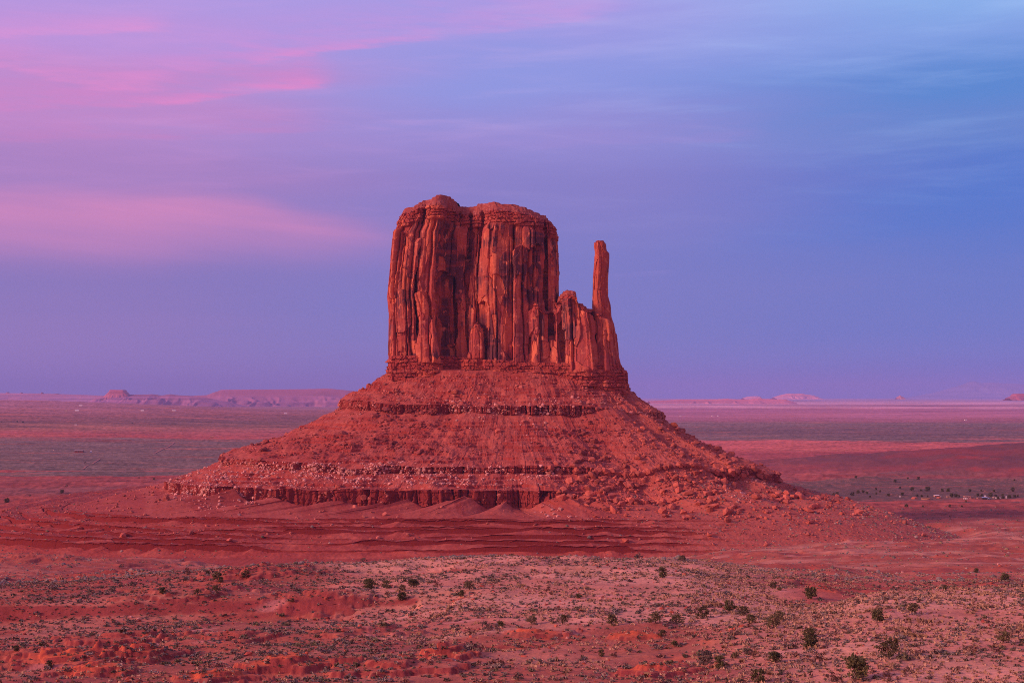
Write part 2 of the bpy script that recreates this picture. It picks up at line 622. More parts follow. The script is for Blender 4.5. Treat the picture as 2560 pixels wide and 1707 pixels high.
def ground_hit(px, py, y0=120.0, y1=30000.0):
    """first ground point seen at a photo pixel"""
    dx, dz = ray(px, py)
    Y = np.exp(np.linspace(math.log(y0), math.log(y1), 2500))
    d = dz * Y - G(dx * Y, Y, False)
    i = int(np.argmax(d < 0)) if (d < 0).any() else len(Y) - 1
    if i > 0:
        t = d[i - 1] / (d[i - 1] - d[i] + 1e-9)
        yv = Y[i - 1] + (Y[i] - Y[i - 1]) * min(max(t, 0), 1)
    else:
        yv = Y[0]
    xv = dx * yv
    return float(xv), float(yv), float(G(np.array([xv]), np.array([yv]), False)[0])


# knolls and outcrops of the near slope, found on the ground (photo pixels of their feet, radius m, height m, step)
_knolls = [(150, 1668, 10, 2.2, 0.7), (220, 1690, 8, 1.8, 0.6), (330, 1650, 8, 2.4, 0.7), (300, 1612, 14, 2.0, 0.8), (715, 1680, 10, 2.4, 0.9), (1110, 1650, 6.5, 2.6, 0.8),
           (960, 1690, 13, 2.0, 0.8), (1340, 1590, 7, 1.2, 0.5), (1590, 1600, 7, 1.0, 0.5), (420, 1500, 16, 2.0, 0.7), (640, 1440, 20, 2.6, 0.9), (250, 1445, 24, 2.8, 0.9),
           (60, 1400, 36, 4.5, 1.3), (1660, 1690, 8, 1.6, 0.6), (520, 1705, 8, 1.8, 0.6), (2070, 1480, 7, 1.6, 0.5), (900, 1590, 14, 1.6, 0.6), (60, 1640, 12, 1.8, 0.6), (560, 1600, 12, 1.6, 0.6), (800, 1520, 16, 1.8, 0.7)]
for kx, ky, kr, kh, ks in _knolls:
    hx_, hy_, _z = ground_hit(kx, ky)
    BUMPS.append((hx_, hy_ + kr * 0.55, kr, kh, ks))

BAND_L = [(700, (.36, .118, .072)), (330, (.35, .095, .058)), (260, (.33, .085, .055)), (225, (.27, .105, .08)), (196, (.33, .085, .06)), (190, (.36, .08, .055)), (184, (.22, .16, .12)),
          (108, (.22, .155, .12)), (101, (.42, .10, .07)), (82, (.40, .13, .10)), (74, (.36, .16, .10)), (62, (.20, .11, .085)), (42, (.30, .13, .11)), (27, (.36, .17, .165)), (10, (.42, .20, .21)), (3, (.25, .12, .12))]  # farthest rows brightened and pinkened, haze put into the soil colour
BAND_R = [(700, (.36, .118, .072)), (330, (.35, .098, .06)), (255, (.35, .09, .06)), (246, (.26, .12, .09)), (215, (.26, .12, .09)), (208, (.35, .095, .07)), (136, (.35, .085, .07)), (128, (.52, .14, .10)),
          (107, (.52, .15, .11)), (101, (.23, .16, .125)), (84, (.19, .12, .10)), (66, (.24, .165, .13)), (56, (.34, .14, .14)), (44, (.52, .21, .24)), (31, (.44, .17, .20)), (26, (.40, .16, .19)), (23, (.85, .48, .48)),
          (18, (.36, .16, .20)), (13, (.82, .48, .48)), (8, (.55, .30, .30)), (3, (.6, .33, .33))]  # purple far rows likewise carry haze in their colour
COV_L = [(700, .25), (330, .3), (230, .5), (196, .3), (188, .2), (183, .7), (110, .62), (102, .2), (78, .2), (70, .6), (40, .4), (20, .2), (3, .1)]
COV_R = [(700, .25), (330, .35), (256, .35), (246, .85), (216, .8), (208, .3), (130, .15), (107, .15), (100, .6), (66, .55), (56, .3), (40, .1), (3, .0)]


def table(tb, v):
    xs = np.array([a for a, _ in tb][::-1], float)
    ys = np.array([b for _, b in tb][::-1], float)
    if ys.ndim == 1:
        return np.interp(v, xs, ys)
    return np.stack([np.interp(v, xs, ys[:, k]) for k in range(ys.shape[1])], -1)


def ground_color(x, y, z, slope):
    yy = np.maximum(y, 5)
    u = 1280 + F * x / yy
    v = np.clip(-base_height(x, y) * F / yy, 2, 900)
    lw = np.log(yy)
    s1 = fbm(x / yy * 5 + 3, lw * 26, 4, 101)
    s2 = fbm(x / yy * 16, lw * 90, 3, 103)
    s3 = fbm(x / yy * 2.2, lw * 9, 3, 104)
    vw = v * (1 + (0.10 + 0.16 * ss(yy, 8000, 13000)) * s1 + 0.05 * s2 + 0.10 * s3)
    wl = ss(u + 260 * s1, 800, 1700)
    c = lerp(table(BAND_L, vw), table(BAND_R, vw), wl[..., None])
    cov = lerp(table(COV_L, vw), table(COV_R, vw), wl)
    far = ss(yy, 1500, 2600)
    # streaks of bare red or tan soil in the far plains
    st = fbm(x / yy * 7, lw * 60, 4, 107)
    c = cmix(c, (.44, .15, .095), far * ss(st, 0.12, 0.5) * 0.7 * (1 - ss(yy, 9000, 14000)))
    sp = rnd(np.floor(x / (3.0 + yy / 900)), np.floor(y / 18.0), 109) - 0.5
    mid = ss(yy, 1100, 1500)
    c = c * (1 + mid * 0.45 * s2 + mid * 0.55 * sp * (1 - 0.7 * ss(yy, 5000, 9000)) + mid * 0.3 * s1)[..., None]
    # near: red soil, pale wind-blown sand, dark maroon banks
    nr = 1 - ss(yy, 1000, 1500)
    sand = ss(fbm(x / 70, y / 40, 4, 113), -0.08, 0.35) * 0.65
    hill_r = ss(u, 1650, 2000) * (1 - ss(yy, 290, 340))
    hill_m = ss(u, 700, 1000) * (1 - ss(u, 1900, 2150)) * ss(yy, 240, 300) * (1 - ss(yy, 430, 480))
    low_l = 1 - ss(u, 500, 1100)
    sand = np.clip(sand + 0.65 * hill_r + 0.6 * hill_m - 0.35 * low_l * (1 - hill_m), 0, 1)
    c = cmix(c, (.61, .31, .20), nr * sand)
    maroon = ss(fbm(x / 45, y / 26, 4, 119), 0.12, 0.45)
    c = cmix(c, (.27, .07, .06), nr * maroon * (1 - 0.8 * sand) * 0.75)
    orange = ss(fbm(x / 26, y / 20, 3, 127), 0.3, 0.65)
    c = cmix(c, (.47, .11, .05), nr * orange * (1 - 0.7 * sand) * 0.3)
    for bx, by, br, bh, bs in BUMPS:
        d = np.hypot(x - bx, (y - by) * 1.15) / br
        c = cmix(c, (.56, .125, .048) if br <= 10 else (.38, .095, .055), (1 - ss(d * (1 + 0.8 * s2), 0.35, 0.9)) * (0.85 if br <= 10 else 0.55))
    bare = ss(slope + 0.06 * s2, 0.20, 0.42)
    c = cmix(c, (.235, .052, .046), nr * bare * 0.9)
    behind = ss(u, 1850, 2020) * ss(yy, 294, 306) * (1 - ss(yy, 430, 540))
    c = cmix(c, (.36, .085, .055), nr * behind * 0.75)
    straw = (1 - behind) * ss(fbm(x / 34, y / 22, 4, 133), 0.0, 0.4) * (1 - bare) * (0.35 + 0.65 * sand)
    c = cmix(c, (.46, .27, .16), nr * straw * 0.55)
    pale = ss(fbm(x / 19, y / 12, 3, 131), 0.42, 0.6)
    c = cmix(c, (.58, .29, .23), nr * pale * 0.5)
    cov = cov * (1 - 0.6 * nr) + nr * 0.18 * straw
    # hill on the right: red ledges under sage
    e = np.hypot((x - 1000) / 620, (y - 2300) / 360)
    on = 1 - ss(e, 0.7, 1.25)
    red = ss(fbm(x / 150, y / 90, 3, 137), -0.05, 0.3)
    c = cmix(c, (.165, .07, .068), on * 0.95)
    c = cmix(c, (.42, .05, .042), on * np.clip(red * 0.25 + ss(slope, 0.18, 0.4), 0, 1))
    cov = lerp(cov, 0.45 * (1 - red), on)
    return np.concatenate([np.clip(c, 0.01, 0.9), np.clip(cov, 0, 1)[..., None]], -1)


def build_ground():
    U = np.concatenate([np.linspace(-15000, -3000, 14)[:-1], np.linspace(-3000, -600, 60)[:-1], np.linspace(-600, 3160, 1180), np.linspace(3160, 5600, 60)[1:], np.linspace(5600, 17600, 14)[1:]])
    Ys = np.concatenate([np.linspace(2, 165, 40)[:-1], np.exp(np.linspace(math.log(165), math.log(1000), 600))[:-1], np.exp(np.linspace(math.log(1000), math.log(3000), 220))[:-1],
                         90 * F / np.linspace(90 * F / 3000, 4.2, 210)])
    X = np.clip((U[:, None] - 1280) / F * Ys[None, :], -45000, 45000)
    Yg = np.broadcast_to(Ys[None, :], X.shape)
    Z = G(X, Yg)
    slope = np.abs(np.gradient(Z, axis=1) / np.maximum(np.gradient(Yg, axis=1), 1e-3))
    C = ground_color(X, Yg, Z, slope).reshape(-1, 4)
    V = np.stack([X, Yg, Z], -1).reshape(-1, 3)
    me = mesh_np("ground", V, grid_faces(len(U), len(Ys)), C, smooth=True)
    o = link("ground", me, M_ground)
    tag(o, kind="structure")


build_ground()

# ------------------------------------------------------------------ the butte
CX, CY = 0.0, 1210.0
NS = 2.6
#            aL,   aR,  bF,  bB,   zL,   zF,    zR,   zB
KN = [
    ("in", 70, 66, 22, 22, 27.0, 25.0, 14.0, 24.0),
    ("c0", 103, 97, 46, 46, 23.8, 22.5, 10.5, 20.0),
    ("b_t", 145, 127, 89, 95, -1.0, -5.4, -13.0, -6.0),
    ("b_b", 145.5, 127.5, 89.4, 95.5, -9.2, -13.0, -18.5, -12.0),
    ("c_t", 241, 218, 160, 175, -46.6, -50.2, -61.0, -52.0),
    ("c_b", 241.5, 218.5, 160.4, 175.5, -52.2, -56.2, -69.0, -57.0),
    ("d_t", 283, 257, 190, 215, -65.5, -65.7, -80.0, -75.0),
    ("d_b", 283.5, 258.5, 190.6, 216, -72.5, -78.6, -82.0, -80.0),
    ("toe", 345, 292, 226, 260, -84.0, -83.2, -88.0, -90.0),
    ("apron", 470, 350, 288, 320, -100.0, -103.5, -107.5, -106.0),
    ("skirt", 545, 395, 350, 380, -114.0, -114.0, -121.0, -118.0),
]
ROWS = [6, 56, 10, 90, 10, 52, 18, 46, 330, 8]
KD = {k[0]: i for i, k in enumerate(KN)}


def ring(phi, k):
    """one contour of the talus: x, y, z for ellipse angle phi"""
    _n, aL, aR, bF, bB, zL, zF, zR, zB = KN[k]
    c, s = np.cos(phi), np.sin(phi)
    a = np.where(c > 0, aR, aL)
    b = np.where(s > 0, bB, bF)
    ns = NS if k < 8 else 3.6
    x = CX + np.sign(c) * np.abs(c) ** (2 / ns) * a
    y = CY + np.sign(s) * np.abs(s) ** (2 / ns) * b
    wR, wL = np.maximum(c, 0) ** 2, np.maximum(-c, 0) ** 2
    wF, wB = np.maximum(-s, 0) ** 2, np.maximum(s, 0) ** 2
    return x, y, zL * wL + zF * wF + zR * wR + zB * wB


def talus_point(phi, t):
    """surface point of the talus; t counts contours (0 = inner, 1 = cliff foot, ...). Returns x, y, z, face (0..1 ledge face), slope part"""
    phi, t = np.broadcast_arrays(np.asarray(phi, float), np.asarray(t, float))
    R = [ring(phi, k) for k in range(len(KN))]
    X = np.stack([r[0] for r in R]); Yv = np.stack([r[1] for r in R]); Z = np.stack([r[2] for r in R])
    front = np.sin(phi) < 0.25

    def soften(top, bot, m):
        i, j = KD[top], KD[bot]
        dz = Z[i] - Z[j]
        Z[i] = Z[i] - (1 - m) * dz * 0.55
        Z[j] = Z[j] + (1 - m) * dz * 0.35
    nb = fbm(X[3] / 30, Yv[3] / 30, 3, 201)
    mb = 1 - 0.85 * ss(X[3], 66, 84) * (1 - ss(X[3], 104, 116))
    mb = np.clip(mb * (0.9 + 0.8 * nb), 0.04, 1)
    nc = fbm(X[5] / 34, Yv[5] / 34, 3, 203)
    mc = np.maximum(1 - ss(X[5], 55, 85), ss(X[5], 140, 165))
    mc = np.clip(mc * (0.95 + 0.7 * nc), 0.03, 1)
    for nm, am_, sd in (("b_t", 1.8, 6), ("c_t", 2.2, 7), ("d_t", 1.6, 8)):
        dzz = am_ * fbm(X[KD[nm]] / 48, Yv[KD[nm]] / 48, 3, 280 + sd)
        Z[KD[nm]] = Z[KD[nm]] + dzz
        Z[KD[nm] + 1] = Z[KD[nm] + 1] + dzz * 0.6 + 1.4 * fbm(X[KD[nm]] / 14, Yv[KD[nm]] / 14, 3, 290 + sd)
    md = (1 - ss(X[7], 30, 60)) * np.clip(1.05 + 0.4 * fbm(X[7] / 40, Yv[7] / 40, 2, 205), 0.2, 1)
    md = np.maximum(md * ss(X[7], -292, -270), 0.02)
    soften("b_t", "b_b", mb)
    soften("c_t", "c_b", mc)
    soften("d_t", "d_b", md)
    # contour wander: bays and noses along every ledge
    for nm, sc, am, sd in (("b_t", 20, 4.0, 1), ("c_t", 26, 6.0, 2), ("d_t", 24, 6.5, 3)):
        i = KD[nm]
        o = am * fbm(X[i] / sc, Yv[i] / sc, 4, 210 + sd)
        f1, f2, idv = worley(X[i] / 7.0 + Yv[i] / 9.0, Yv[i] / 30 + X[i] * 0.002, 220 + sd)
        o2 = (idv - 0.5) * (1.6 if nm != "d_t" else 3.4)
        for k in (i, i + 1):
            rx, ry = X[k] - CX, Yv[k] - CY
            rl = np.hypot(rx, ry)
            X[k] = X[k] + rx / rl * (o + o2)
            Yv[k] = Yv[k] + ry / rl * (o + o2)
    i = np.clip(np.floor(t).astype(int), 0, len(KN) - 2)
    f = t - i
    take = lambda A, k: np.take_along_axis(A, k[None], 0)[0]
    x = lerp(take(X, i), take(X, i + 1), f)
    y = lerp(take(Yv, i), take(Yv, i + 1), f)
    ff = f - 0.10 * np.sin(math.pi * f) * ((i == KD["b_b"]) | (i == KD["c0"]) | (i == KD["c_b"])) * -1
    z = lerp(take(Z, i), take(Z, i + 1), ff)
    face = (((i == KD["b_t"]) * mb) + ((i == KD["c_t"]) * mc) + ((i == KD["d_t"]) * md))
    rx, ry = (x - CX), (y - CY)
    rl = np.hypot(rx, ry) + 1e-6
    ang = phi * 1.0
    arc = X[7] * 1.0 + Yv[7] * 0.35          # a coordinate that runs along the slope's foot
    # blocky ledge faces: joints and beds
    ja = arc + 1.5 * vn(arc / 9, z / 14, 230)
    jx = worley(ja / 8.5, z / 60, 231)
    jy = worley(ja / 3.1, z / 9, 232)
    beds = (rnd(np.floor(z / 1.6 + 0.3 * vn(arc / 20, z / 9, 5)), np.zeros_like(z), 233) - 0.5) * 1.1
    crack = -4.5 * np.exp(-((jx[1] - jx[0]) / 0.10) ** 2) * ss(fbm(arc / 25, arc * 0, 2, 234), -0.2, 0.3) - 0.8 * np.exp(-((jy[1] - jy[0]) / 0.08) ** 2)
    off = face * (beds + (jx[2] - 0.5) * 4.2 + (jy[2] - 0.5) * 1.5 + crack)
    # cones of debris under the tall band
    aq = arc / 31 + 1.1 * vn(arc / 55, arc * 0, 77)
    cone = (1 - np.abs((aq % 1.0) * 2 - 1)) ** 1.05 * (0.35 + 0.9 * rnd(np.floor(aq), np.floor(aq) * 0, 79))
    cone2 = (1 - np.abs(((arc / 9 + 0.7 * vn(arc / 14, arc * 0, 78)) % 1.0) * 2 - 1))
    inT = (i == KD["d_b"])
    z = z + inT * (1 - f) ** 1.3 * (cone * 10.5 + cone2 * 0.9 - 2.0) * ss(f, 0.0, 0.06) * np.clip(md * 1.3, 0.25, 1)
    # gullies that run straight down the slopes, narrower above
    gul = ridged(arc / 19 + 0.25 * fbm(x / 20, y / 20, 2, 240), rl / 120, 3, 241) - 0.5
    sl = ((i >= 1) & (i < KD["d_t"]) & (face == 0)) * ss(f, 0.0, 0.15) * (1 - ss(f, 0.88, 1.0))
    fan = lambda p0, w: np.exp(-((phi - p0) / w) ** 2)
    down = ss(t, 1.6, 3.6) * (1 - ss(t, 7.2, 8.0))
    z = z + down * (6.5 * fan(5.27, 0.16) - 3.5 * fan(5.02, 0.07) + 3.5 * fan(5.62, 0.10) - 2.5 * fan(5.46, 0.06) - 2.0 * fan(4.30, 0.06))
    z = z + sl * 3.2 * fbm(x / 42, y / 42, 3, 246)
    z = z + sl * gul * 1.3 * (0.4 + ss(fbm(x / 60, y / 60, 2, 244), -0.1, 0.4) * 1.3)
    z = z + sl * 2.6 * fbm(x / 17, y / 17, 5, 243, 0.6)
    # thin beds that crop out between the big ledges
    hh = 2.6
    q = (z + 0.8 * fbm(arc / 40, z / 30, 2, 251)) / hh
    st = (np.floor(q) + ss(q - np.floor(q), 0.62, 0.97)) - q
    fr_ = q - np.floor(q)
    bm = ss(fbm(arc / 36, z / 5.0, 3, 253), -0.12, 0.2) * sl * (1 - 0.75 * ss(x, 60, 110) * (y < CY))
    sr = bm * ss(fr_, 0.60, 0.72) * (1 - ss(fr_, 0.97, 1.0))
    z = z + st * hh * bm * 0.85
    # the apron: long red ledges one below the other, with small debris spurs under each
    ap = (i == KD["toe"]) * 1.0
    am = ap * (1 - ss(x, 50, 190))
    led = np.zeros_like(z)
    under_ledge = np.zeros_like(z)
    prev = 0.0
    for k, (fk, hk) in enumerate(((.07, 1.7), (.17, 3.0), (.29, 2.0), (.40, 3.5), (.53, 2.4), (.68, 3.0), (.84, 3.8))):
        wob = 0.035 * fbm(arc / 95, arc * 0 + k * 3.7, 3, 271) + 0.007 * fbm(arc / 8, arc * 0 + k * 5.1, 3, 272)
        hh_ = hk * np.clip(0.25 + 1.5 * ss(fbm(arc / 70, arc * 0 + k * 7.7, 3, 273), -0.45, 0.25), 0.1, 1.35) * (0.85 + 0.4 * fbm(arc / 7, arc * 0 + k * 2.9, 3, 274))
        hh_ = np.maximum(hh_, 0.0)
        e0, e1 = prev + wob, fk + wob
        saw = np.clip((f - e0) / (e1 - e0), 0, 1) * (1 - ss(f, e1, e1 + 0.014))
        z = z + am * hh_ * saw * (f > e0 - 0.001)
        off = off + am * ss(saw, 0.86, 1.0) * (0.2 * hh_ + (worley(arc / 4.2, arc * 0 + k * 9.0 + 0.5, 275)[2] - 0.5) * 1.0)
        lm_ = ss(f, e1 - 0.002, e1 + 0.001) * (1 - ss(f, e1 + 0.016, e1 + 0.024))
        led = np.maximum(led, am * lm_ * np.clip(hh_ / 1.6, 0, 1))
        sq = arc / (15 + 4 * (k % 3)) + 1.0 * vn(arc / 38, arc * 0 + k * 3.3, 268)
        co = (1 - np.abs((sq % 1.0) * 2 - 1)) ** 1.1 * (0.3 + 0.9 * rnd(np.floor(sq), np.floor(sq) * 0 + k, 270))
        dn = ss(f, e1 + 0.010, e1 + 0.016) * np.clip(1 - (f - e1) / 0.15, 0, 1)
        z = z + am * dn * co * (0.5 * hh_ + 0.9)
        under_ledge = np.maximum(under_ledge, am * dn * (1 - co))
        prev = fk
    z = z + ap * (0.5 * fbm(x / 22, y / 22, 4, 267) + 0.3 * fbm(x / 7, y / 7, 3, 276))
    z = z + 0.35 * fbm(x / 3.0, y / 3.0, 3, 269) * (1 - face)
    x = x + rx / rl * off
    y = y + ry / rl * off
    return x, y, z, face, ap, led, i, f, sr, under_ledge


butte = empty("butte", (CX, CY, -95))
tag(butte, "huge red sandstone butte with a thin spire on its right, standing on stepped talus", "butte")


def local(V):
    return V - np.array([CX, CY, -95.0])


PHI = np.concatenate([np.linspace(math.pi * 0.93, math.pi * 2.07, 1900, endpoint=False), np.linspace(math.pi * 2.07, math.pi * 2.93, 260, endpoint=False)])
# equal spacing along the contour rather than in angle
def _respace(P):
    x, y, _ = ring(P, 6)
    d = np.hypot(np.diff(x, append=x[0]), np.diff(y, append=y[0]))
    return d


def build_talus():
    ph = np.linspace(0, 2 * math.pi, 40001)
    x, y, _ = ring(ph, 6)
    fr = np.where(np.sin(ph[:-1]) < 0.2, 1.0, 0.18)
    cum = np.concatenate([[0], np.cumsum(np.hypot(np.diff(x), np.diff(y)) * fr)])
    P = np.interp(np.linspace(0, cum[-1], 2100, endpoint=False), cum, ph)
    T = np.concatenate([k + np.linspace(0, 1, n, endpoint=False) for k, n in enumerate(ROWS)] + [[len(KN) - 1.0 - 1e-6]])
    X, Yv, Z, face, ap, led, i, f, bm, under_ledge = talus_point(P[:, None], T[None, :])
    c = np.empty(X.shape + (3,))
    c[...] = (.305, .072, .053)
    n1 = fbm(X / 25, Yv / 25 + Z / 15, 4, 301)
    c = cmix(c, (.40, .10, .065), ss(n1, 0.0, 0.5) * 0.6)
    c = cmix(c, (.30, .065, .05), ss(-n1, 0.05, 0.5) * 0.6)
    right = ss(X, 40, 130) * (Yv < CY + 30)
    c = cmix(c, (.42, .135, .085), right * 0.55)
    bands = ss(fbm(X / 400, Z / 2.2, 2, 303), 0.1, 0.5)
    c = cmix(c, (.46, .10, .05), bands * 0.35 * (1 - right))
    fine = fbm(X / 2.0, Yv / 2.0, 2, 305)
    c = cmix(c, (.55, .30, .25), ss(fine, 0.45, 0.62) * 0.7 * (i < KD["d_t"]))
    chute = ss(ridged((X * 1.0 + Yv * .35) / 26 + 0.4 * fbm(X / 30, Z / 30, 2, 306), np.hypot(X, Yv - CY) / 160, 3, 307), 0.52, 0.8)
    c = cmix(c, (.44, .15, .105), chute * 0.35 * (i < KD["toe"]))
    c = cmix(c, (.24, .055, .045), ss(fbm(X / 9, Yv / 9 + Z / 6, 4, 308), 0.15, 0.5) * 0.55)
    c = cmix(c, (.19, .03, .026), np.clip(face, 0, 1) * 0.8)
    c = cmix(c, (.25, .045, .036), np.clip(under_ledge, 0, 1) * 0.5)  # hollows between the spurs below each ledge coloured darker
    c = cmix(c, (.175, .028, .025), np.clip(led * 1.4, 0, 1) * 0.9)  # ledge faces coloured darker so the terraces stand out
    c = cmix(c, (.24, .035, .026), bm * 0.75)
    dust = ap * ss(fbm(X / 20, Yv / 12, 4, 309), -0.1, 0.35) * (1 - np.clip(led + under_ledge, 0, 1))
    c = cmix(c, (.44, .135, .09), dust * 0.6)
    cov = np.where(ap > 0, 0.12, 0.0) + right * 0.10 * ss(-Z, 20, 70)
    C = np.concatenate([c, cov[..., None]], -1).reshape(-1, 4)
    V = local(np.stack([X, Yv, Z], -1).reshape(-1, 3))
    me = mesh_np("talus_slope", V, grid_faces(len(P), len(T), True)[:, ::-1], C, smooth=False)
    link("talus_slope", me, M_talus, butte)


build_talus()


def resample(pts, ds_fn):
    """dense points along a closed polyline; ds_fn(mid) gives the spacing"""
    out = []
    n = len(pts)
    for k in range(n):
        a, b = np.array(pts[k]), np.array(pts[(k + 1) % n])
        L = np.hypot(*(b - a))
        m = max(1, int(math.ceil(L / ds_fn((a + b) / 2))))
        for j in range(m):
            out.append(a + (b - a) * j / m)
    return np.array(out)


def cliff_disp(a, z, hb, ht, seed, big=1.0, med=1.0, base_h=14.0, top_h=13.0, **_):
    """outward displacement (m) and masks of a jointed sandstone wall; a = metres along the wall, hb / ht = metres above its foot / below its rim"""
    aw = a + 1.6 * fbm(a * 0.03, z * 0.018, 3, seed) + 0.35 * fbm(a * 0.3, z * 0.12, 3, seed + 2)
    ledge = np.clip((1 - ss(hb, base_h * 0.75, base_h)) + (1 - ss(ht, top_h * 0.7, top_h)), 0, 1)
    wall = 1 - ledge
    # columns broken at their own heights
    def cols(w, hgt, sd):
        u = aw / w
        c0 = np.floor(u)
        e0 = c0 + 0.30 * (rnd(c0, c0 * 0, sd) - 0.5)
        e1 = c0 + 1 + 0.30 * (rnd(c0 + 1, c0 * 0, sd) - 0.5)
        c = np.where(u < e0, c0 - 1, np.where(u > e1, c0 + 1, c0))
        dist = np.minimum(np.abs(u - e0), np.abs(u - e1)) * w
        r = rnd(c, c * 0, sd + 1)
        zz = z / (hgt * (0.7 + 0.8 * r)) + r * 9 + 0.22 * vn(aw / w * 1.3, z / hgt * 2, sd + 3)
        zc = np.floor(zz)
        loc = (u - 0.5 * (np.where(c == c0, e0, c - 0.0) + np.where(c == c0, e1, c + 1.0))) * w
        return c, zc, dist, rnd(c, zc, sd + 4), (zz - zc), loc, rnd(c, zc, sd + 6) - 0.5, rnd(c, zc, sd + 7) - 0.5, hgt
    c1, k1, d1, r1, f1, l1, t1, v1, h1 = cols(16.0, 84.0, seed + 20)
    c2, k2, d2, r2, f2, l2, t2, v2, h2 = cols(7.2, 34.0, seed + 40)
    w1, w2, wid = worley(aw / 5.0, z / 17.0, seed + 60)
    p1, p2, pid, px_, pz_ = worley(a / 15.0 + 0.2 * vn(a / 14, z / 30, seed), z / 46.0, seed + 62, full=True)
    qoff = 0.35 * np.modf(pid * 17.1)[0]
    ta, tz = np.modf(pid * 37.7)[0] - 0.5, np.modf(pid * 91.3)[0] - 0.5
    q1, q2_, qid, qx_, qz_ = worley(a / 5.2 + 0.2 * vn(a / 5, z / 12, seed + 1), z / 19.0 + qoff, seed + 63, full=True)
    ua, uz = np.modf(qid * 53.3)[0] - 0.5, np.modf(qid * 71.9)[0] - 0.5
    d = wall * big * ((r1 - 0.5) * 3.6 + l1 * t1 * 1.0 + (f1 - 0.5) * h1 * v1 * 0.07 - 3.2 * np.exp(-(d1 / 0.8) ** 2) * (rnd(c1, c1 * 0, seed + 29) < 0.55))
    d = d + wall * big * 0.5 * ((pid - 0.5) * 2.6 + px_ * 15.0 * ta * 0.5)
    d = d + wall * med * ((r2 - 0.5) * 1.9 + l2 * t2 * 0.7 + (f2 - 0.5) * h2 * v2 * 0.06 - 1.3 * np.exp(-(d2 / 0.4) ** 2) * (rnd(c2, c2 * 0, seed + 49) < 0.4))
    d = d + wall * med * 0.5 * ((qid - 0.5) * 1.3 + qx_ * 5.2 * ua * 0.5)
    d = d + wall * med * ((wid > 0.80) * -1.1)
    d = d + 0.5 * fbm(a * 0.05, z * 0.04, 3, seed + 72)
    d = d + 0.22 * fbm(a * 0.6, z * 0.5, 4, seed + 74)
    # bedded foot and rim: beds of different hardness, cut into blocks
    lv = z / 2.9 + 0.35 * fbm(a * 0.03, z * 0.05, 2, seed + 80)
    lz = np.floor(lv)
    bed = rnd(lz, lz * 0, seed + 81) - 0.5
    fl_ = lv - lz + 0.25 * (1 - ss(fbm(a * 0.10, z * 0.25, 3, seed + 82), -0.25, 0.15))
    bl = worley(a / 3.4 + lz * 3.7, lv * 0.8, seed + 83)
    d = d + ledge * (bed * 2.6 - 1.0 * (fl_ < 0.20) + (bl[2] - 0.5) * 1.6 + (pid - 0.5) * 2.2 - 0.7 * np.exp(-((bl[1] - bl[0]) / 0.09) ** 2))
    return d, dict(pid=pid, ledge=ledge, r1=r1, r2=r2, wid=wid, bed=bed, fl=fl_, aw=aw, edge=np.minimum(d1 * 1.5, d2), f2=f2)


def cliff_color(a, x, z, m, seed, varnish, hb, ht):
    sh = a.shape
    c = np.empty(sh + (3,))
    c[...] = (.37, .088, .068)
    pcol = fbm(a * 0.045, z * 0.03, 3, seed + 99)
    c = cmix(c, (.27, .085, .082), ss(pcol, -0.05, 0.4) * 0.7)
    c = cmix(c, (.50, .15, .075), ss(-pcol, 0.05, 0.4) * 0.6)
    c = cmix(c, (.50, .15, .08), ss(m['r2'], 0.55, 1.0) * 0.3)
    c = cmix(c, (.62, .20, .10), (m['wid'] > 0.80) * 0.6 + (m['pid'] > 0.7) * 0.25)
    c = cmix(c, (.33, .07, .045), ss(m['r1'], 0.45, 0.0) * 0.6)
    st = fbm(m['aw'] * 0.38, z * 0.012, 4, seed + 90)
    st2 = fbm(m['aw'] * 1.1, z * 0.02, 3, seed + 91)
    pt = fbm(a * 0.035, z * 0.022, 3, seed + 92)
    pb = fbm(a * 0.09, z * 0.05, 4, seed + 93)
    v = ss(st * 0.55 + st2 * 0.3 + pt * 0.8 + pb * 0.45 + (m['pid'] - 0.5) * 0.3 + varnish, -0.14, 0.30)
    v = v * (1 - m['ledge'] * 0.65) * np.where(m['wid'] > 0.80, 0.15, 1)
    c = cmix(c, (.075, .034, .048), v * 0.88)
    hb_ = ss(fbm(a * 0.012, z * 0.16, 3, seed + 97), 0.1, 0.4)
    c = cmix(c, (.34, .075, .055), hb_ * 0.5)
    scar = ss(fbm(a * 0.22, z * 0.13, 4, seed + 98), 0.34, 0.42)
    c = cmix(c, (.66, .24, .13), scar * 0.65)
    lf = ss(fbm(a * 0.1, z * 0.2, 3, seed + 95), 0.25, 0.5)
    c = cmix(c, (.58, .24, .16), lf * 0.45 * (1 - v))
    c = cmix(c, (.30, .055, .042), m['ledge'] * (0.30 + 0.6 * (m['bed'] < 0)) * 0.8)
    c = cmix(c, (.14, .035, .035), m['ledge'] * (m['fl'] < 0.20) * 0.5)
    return c


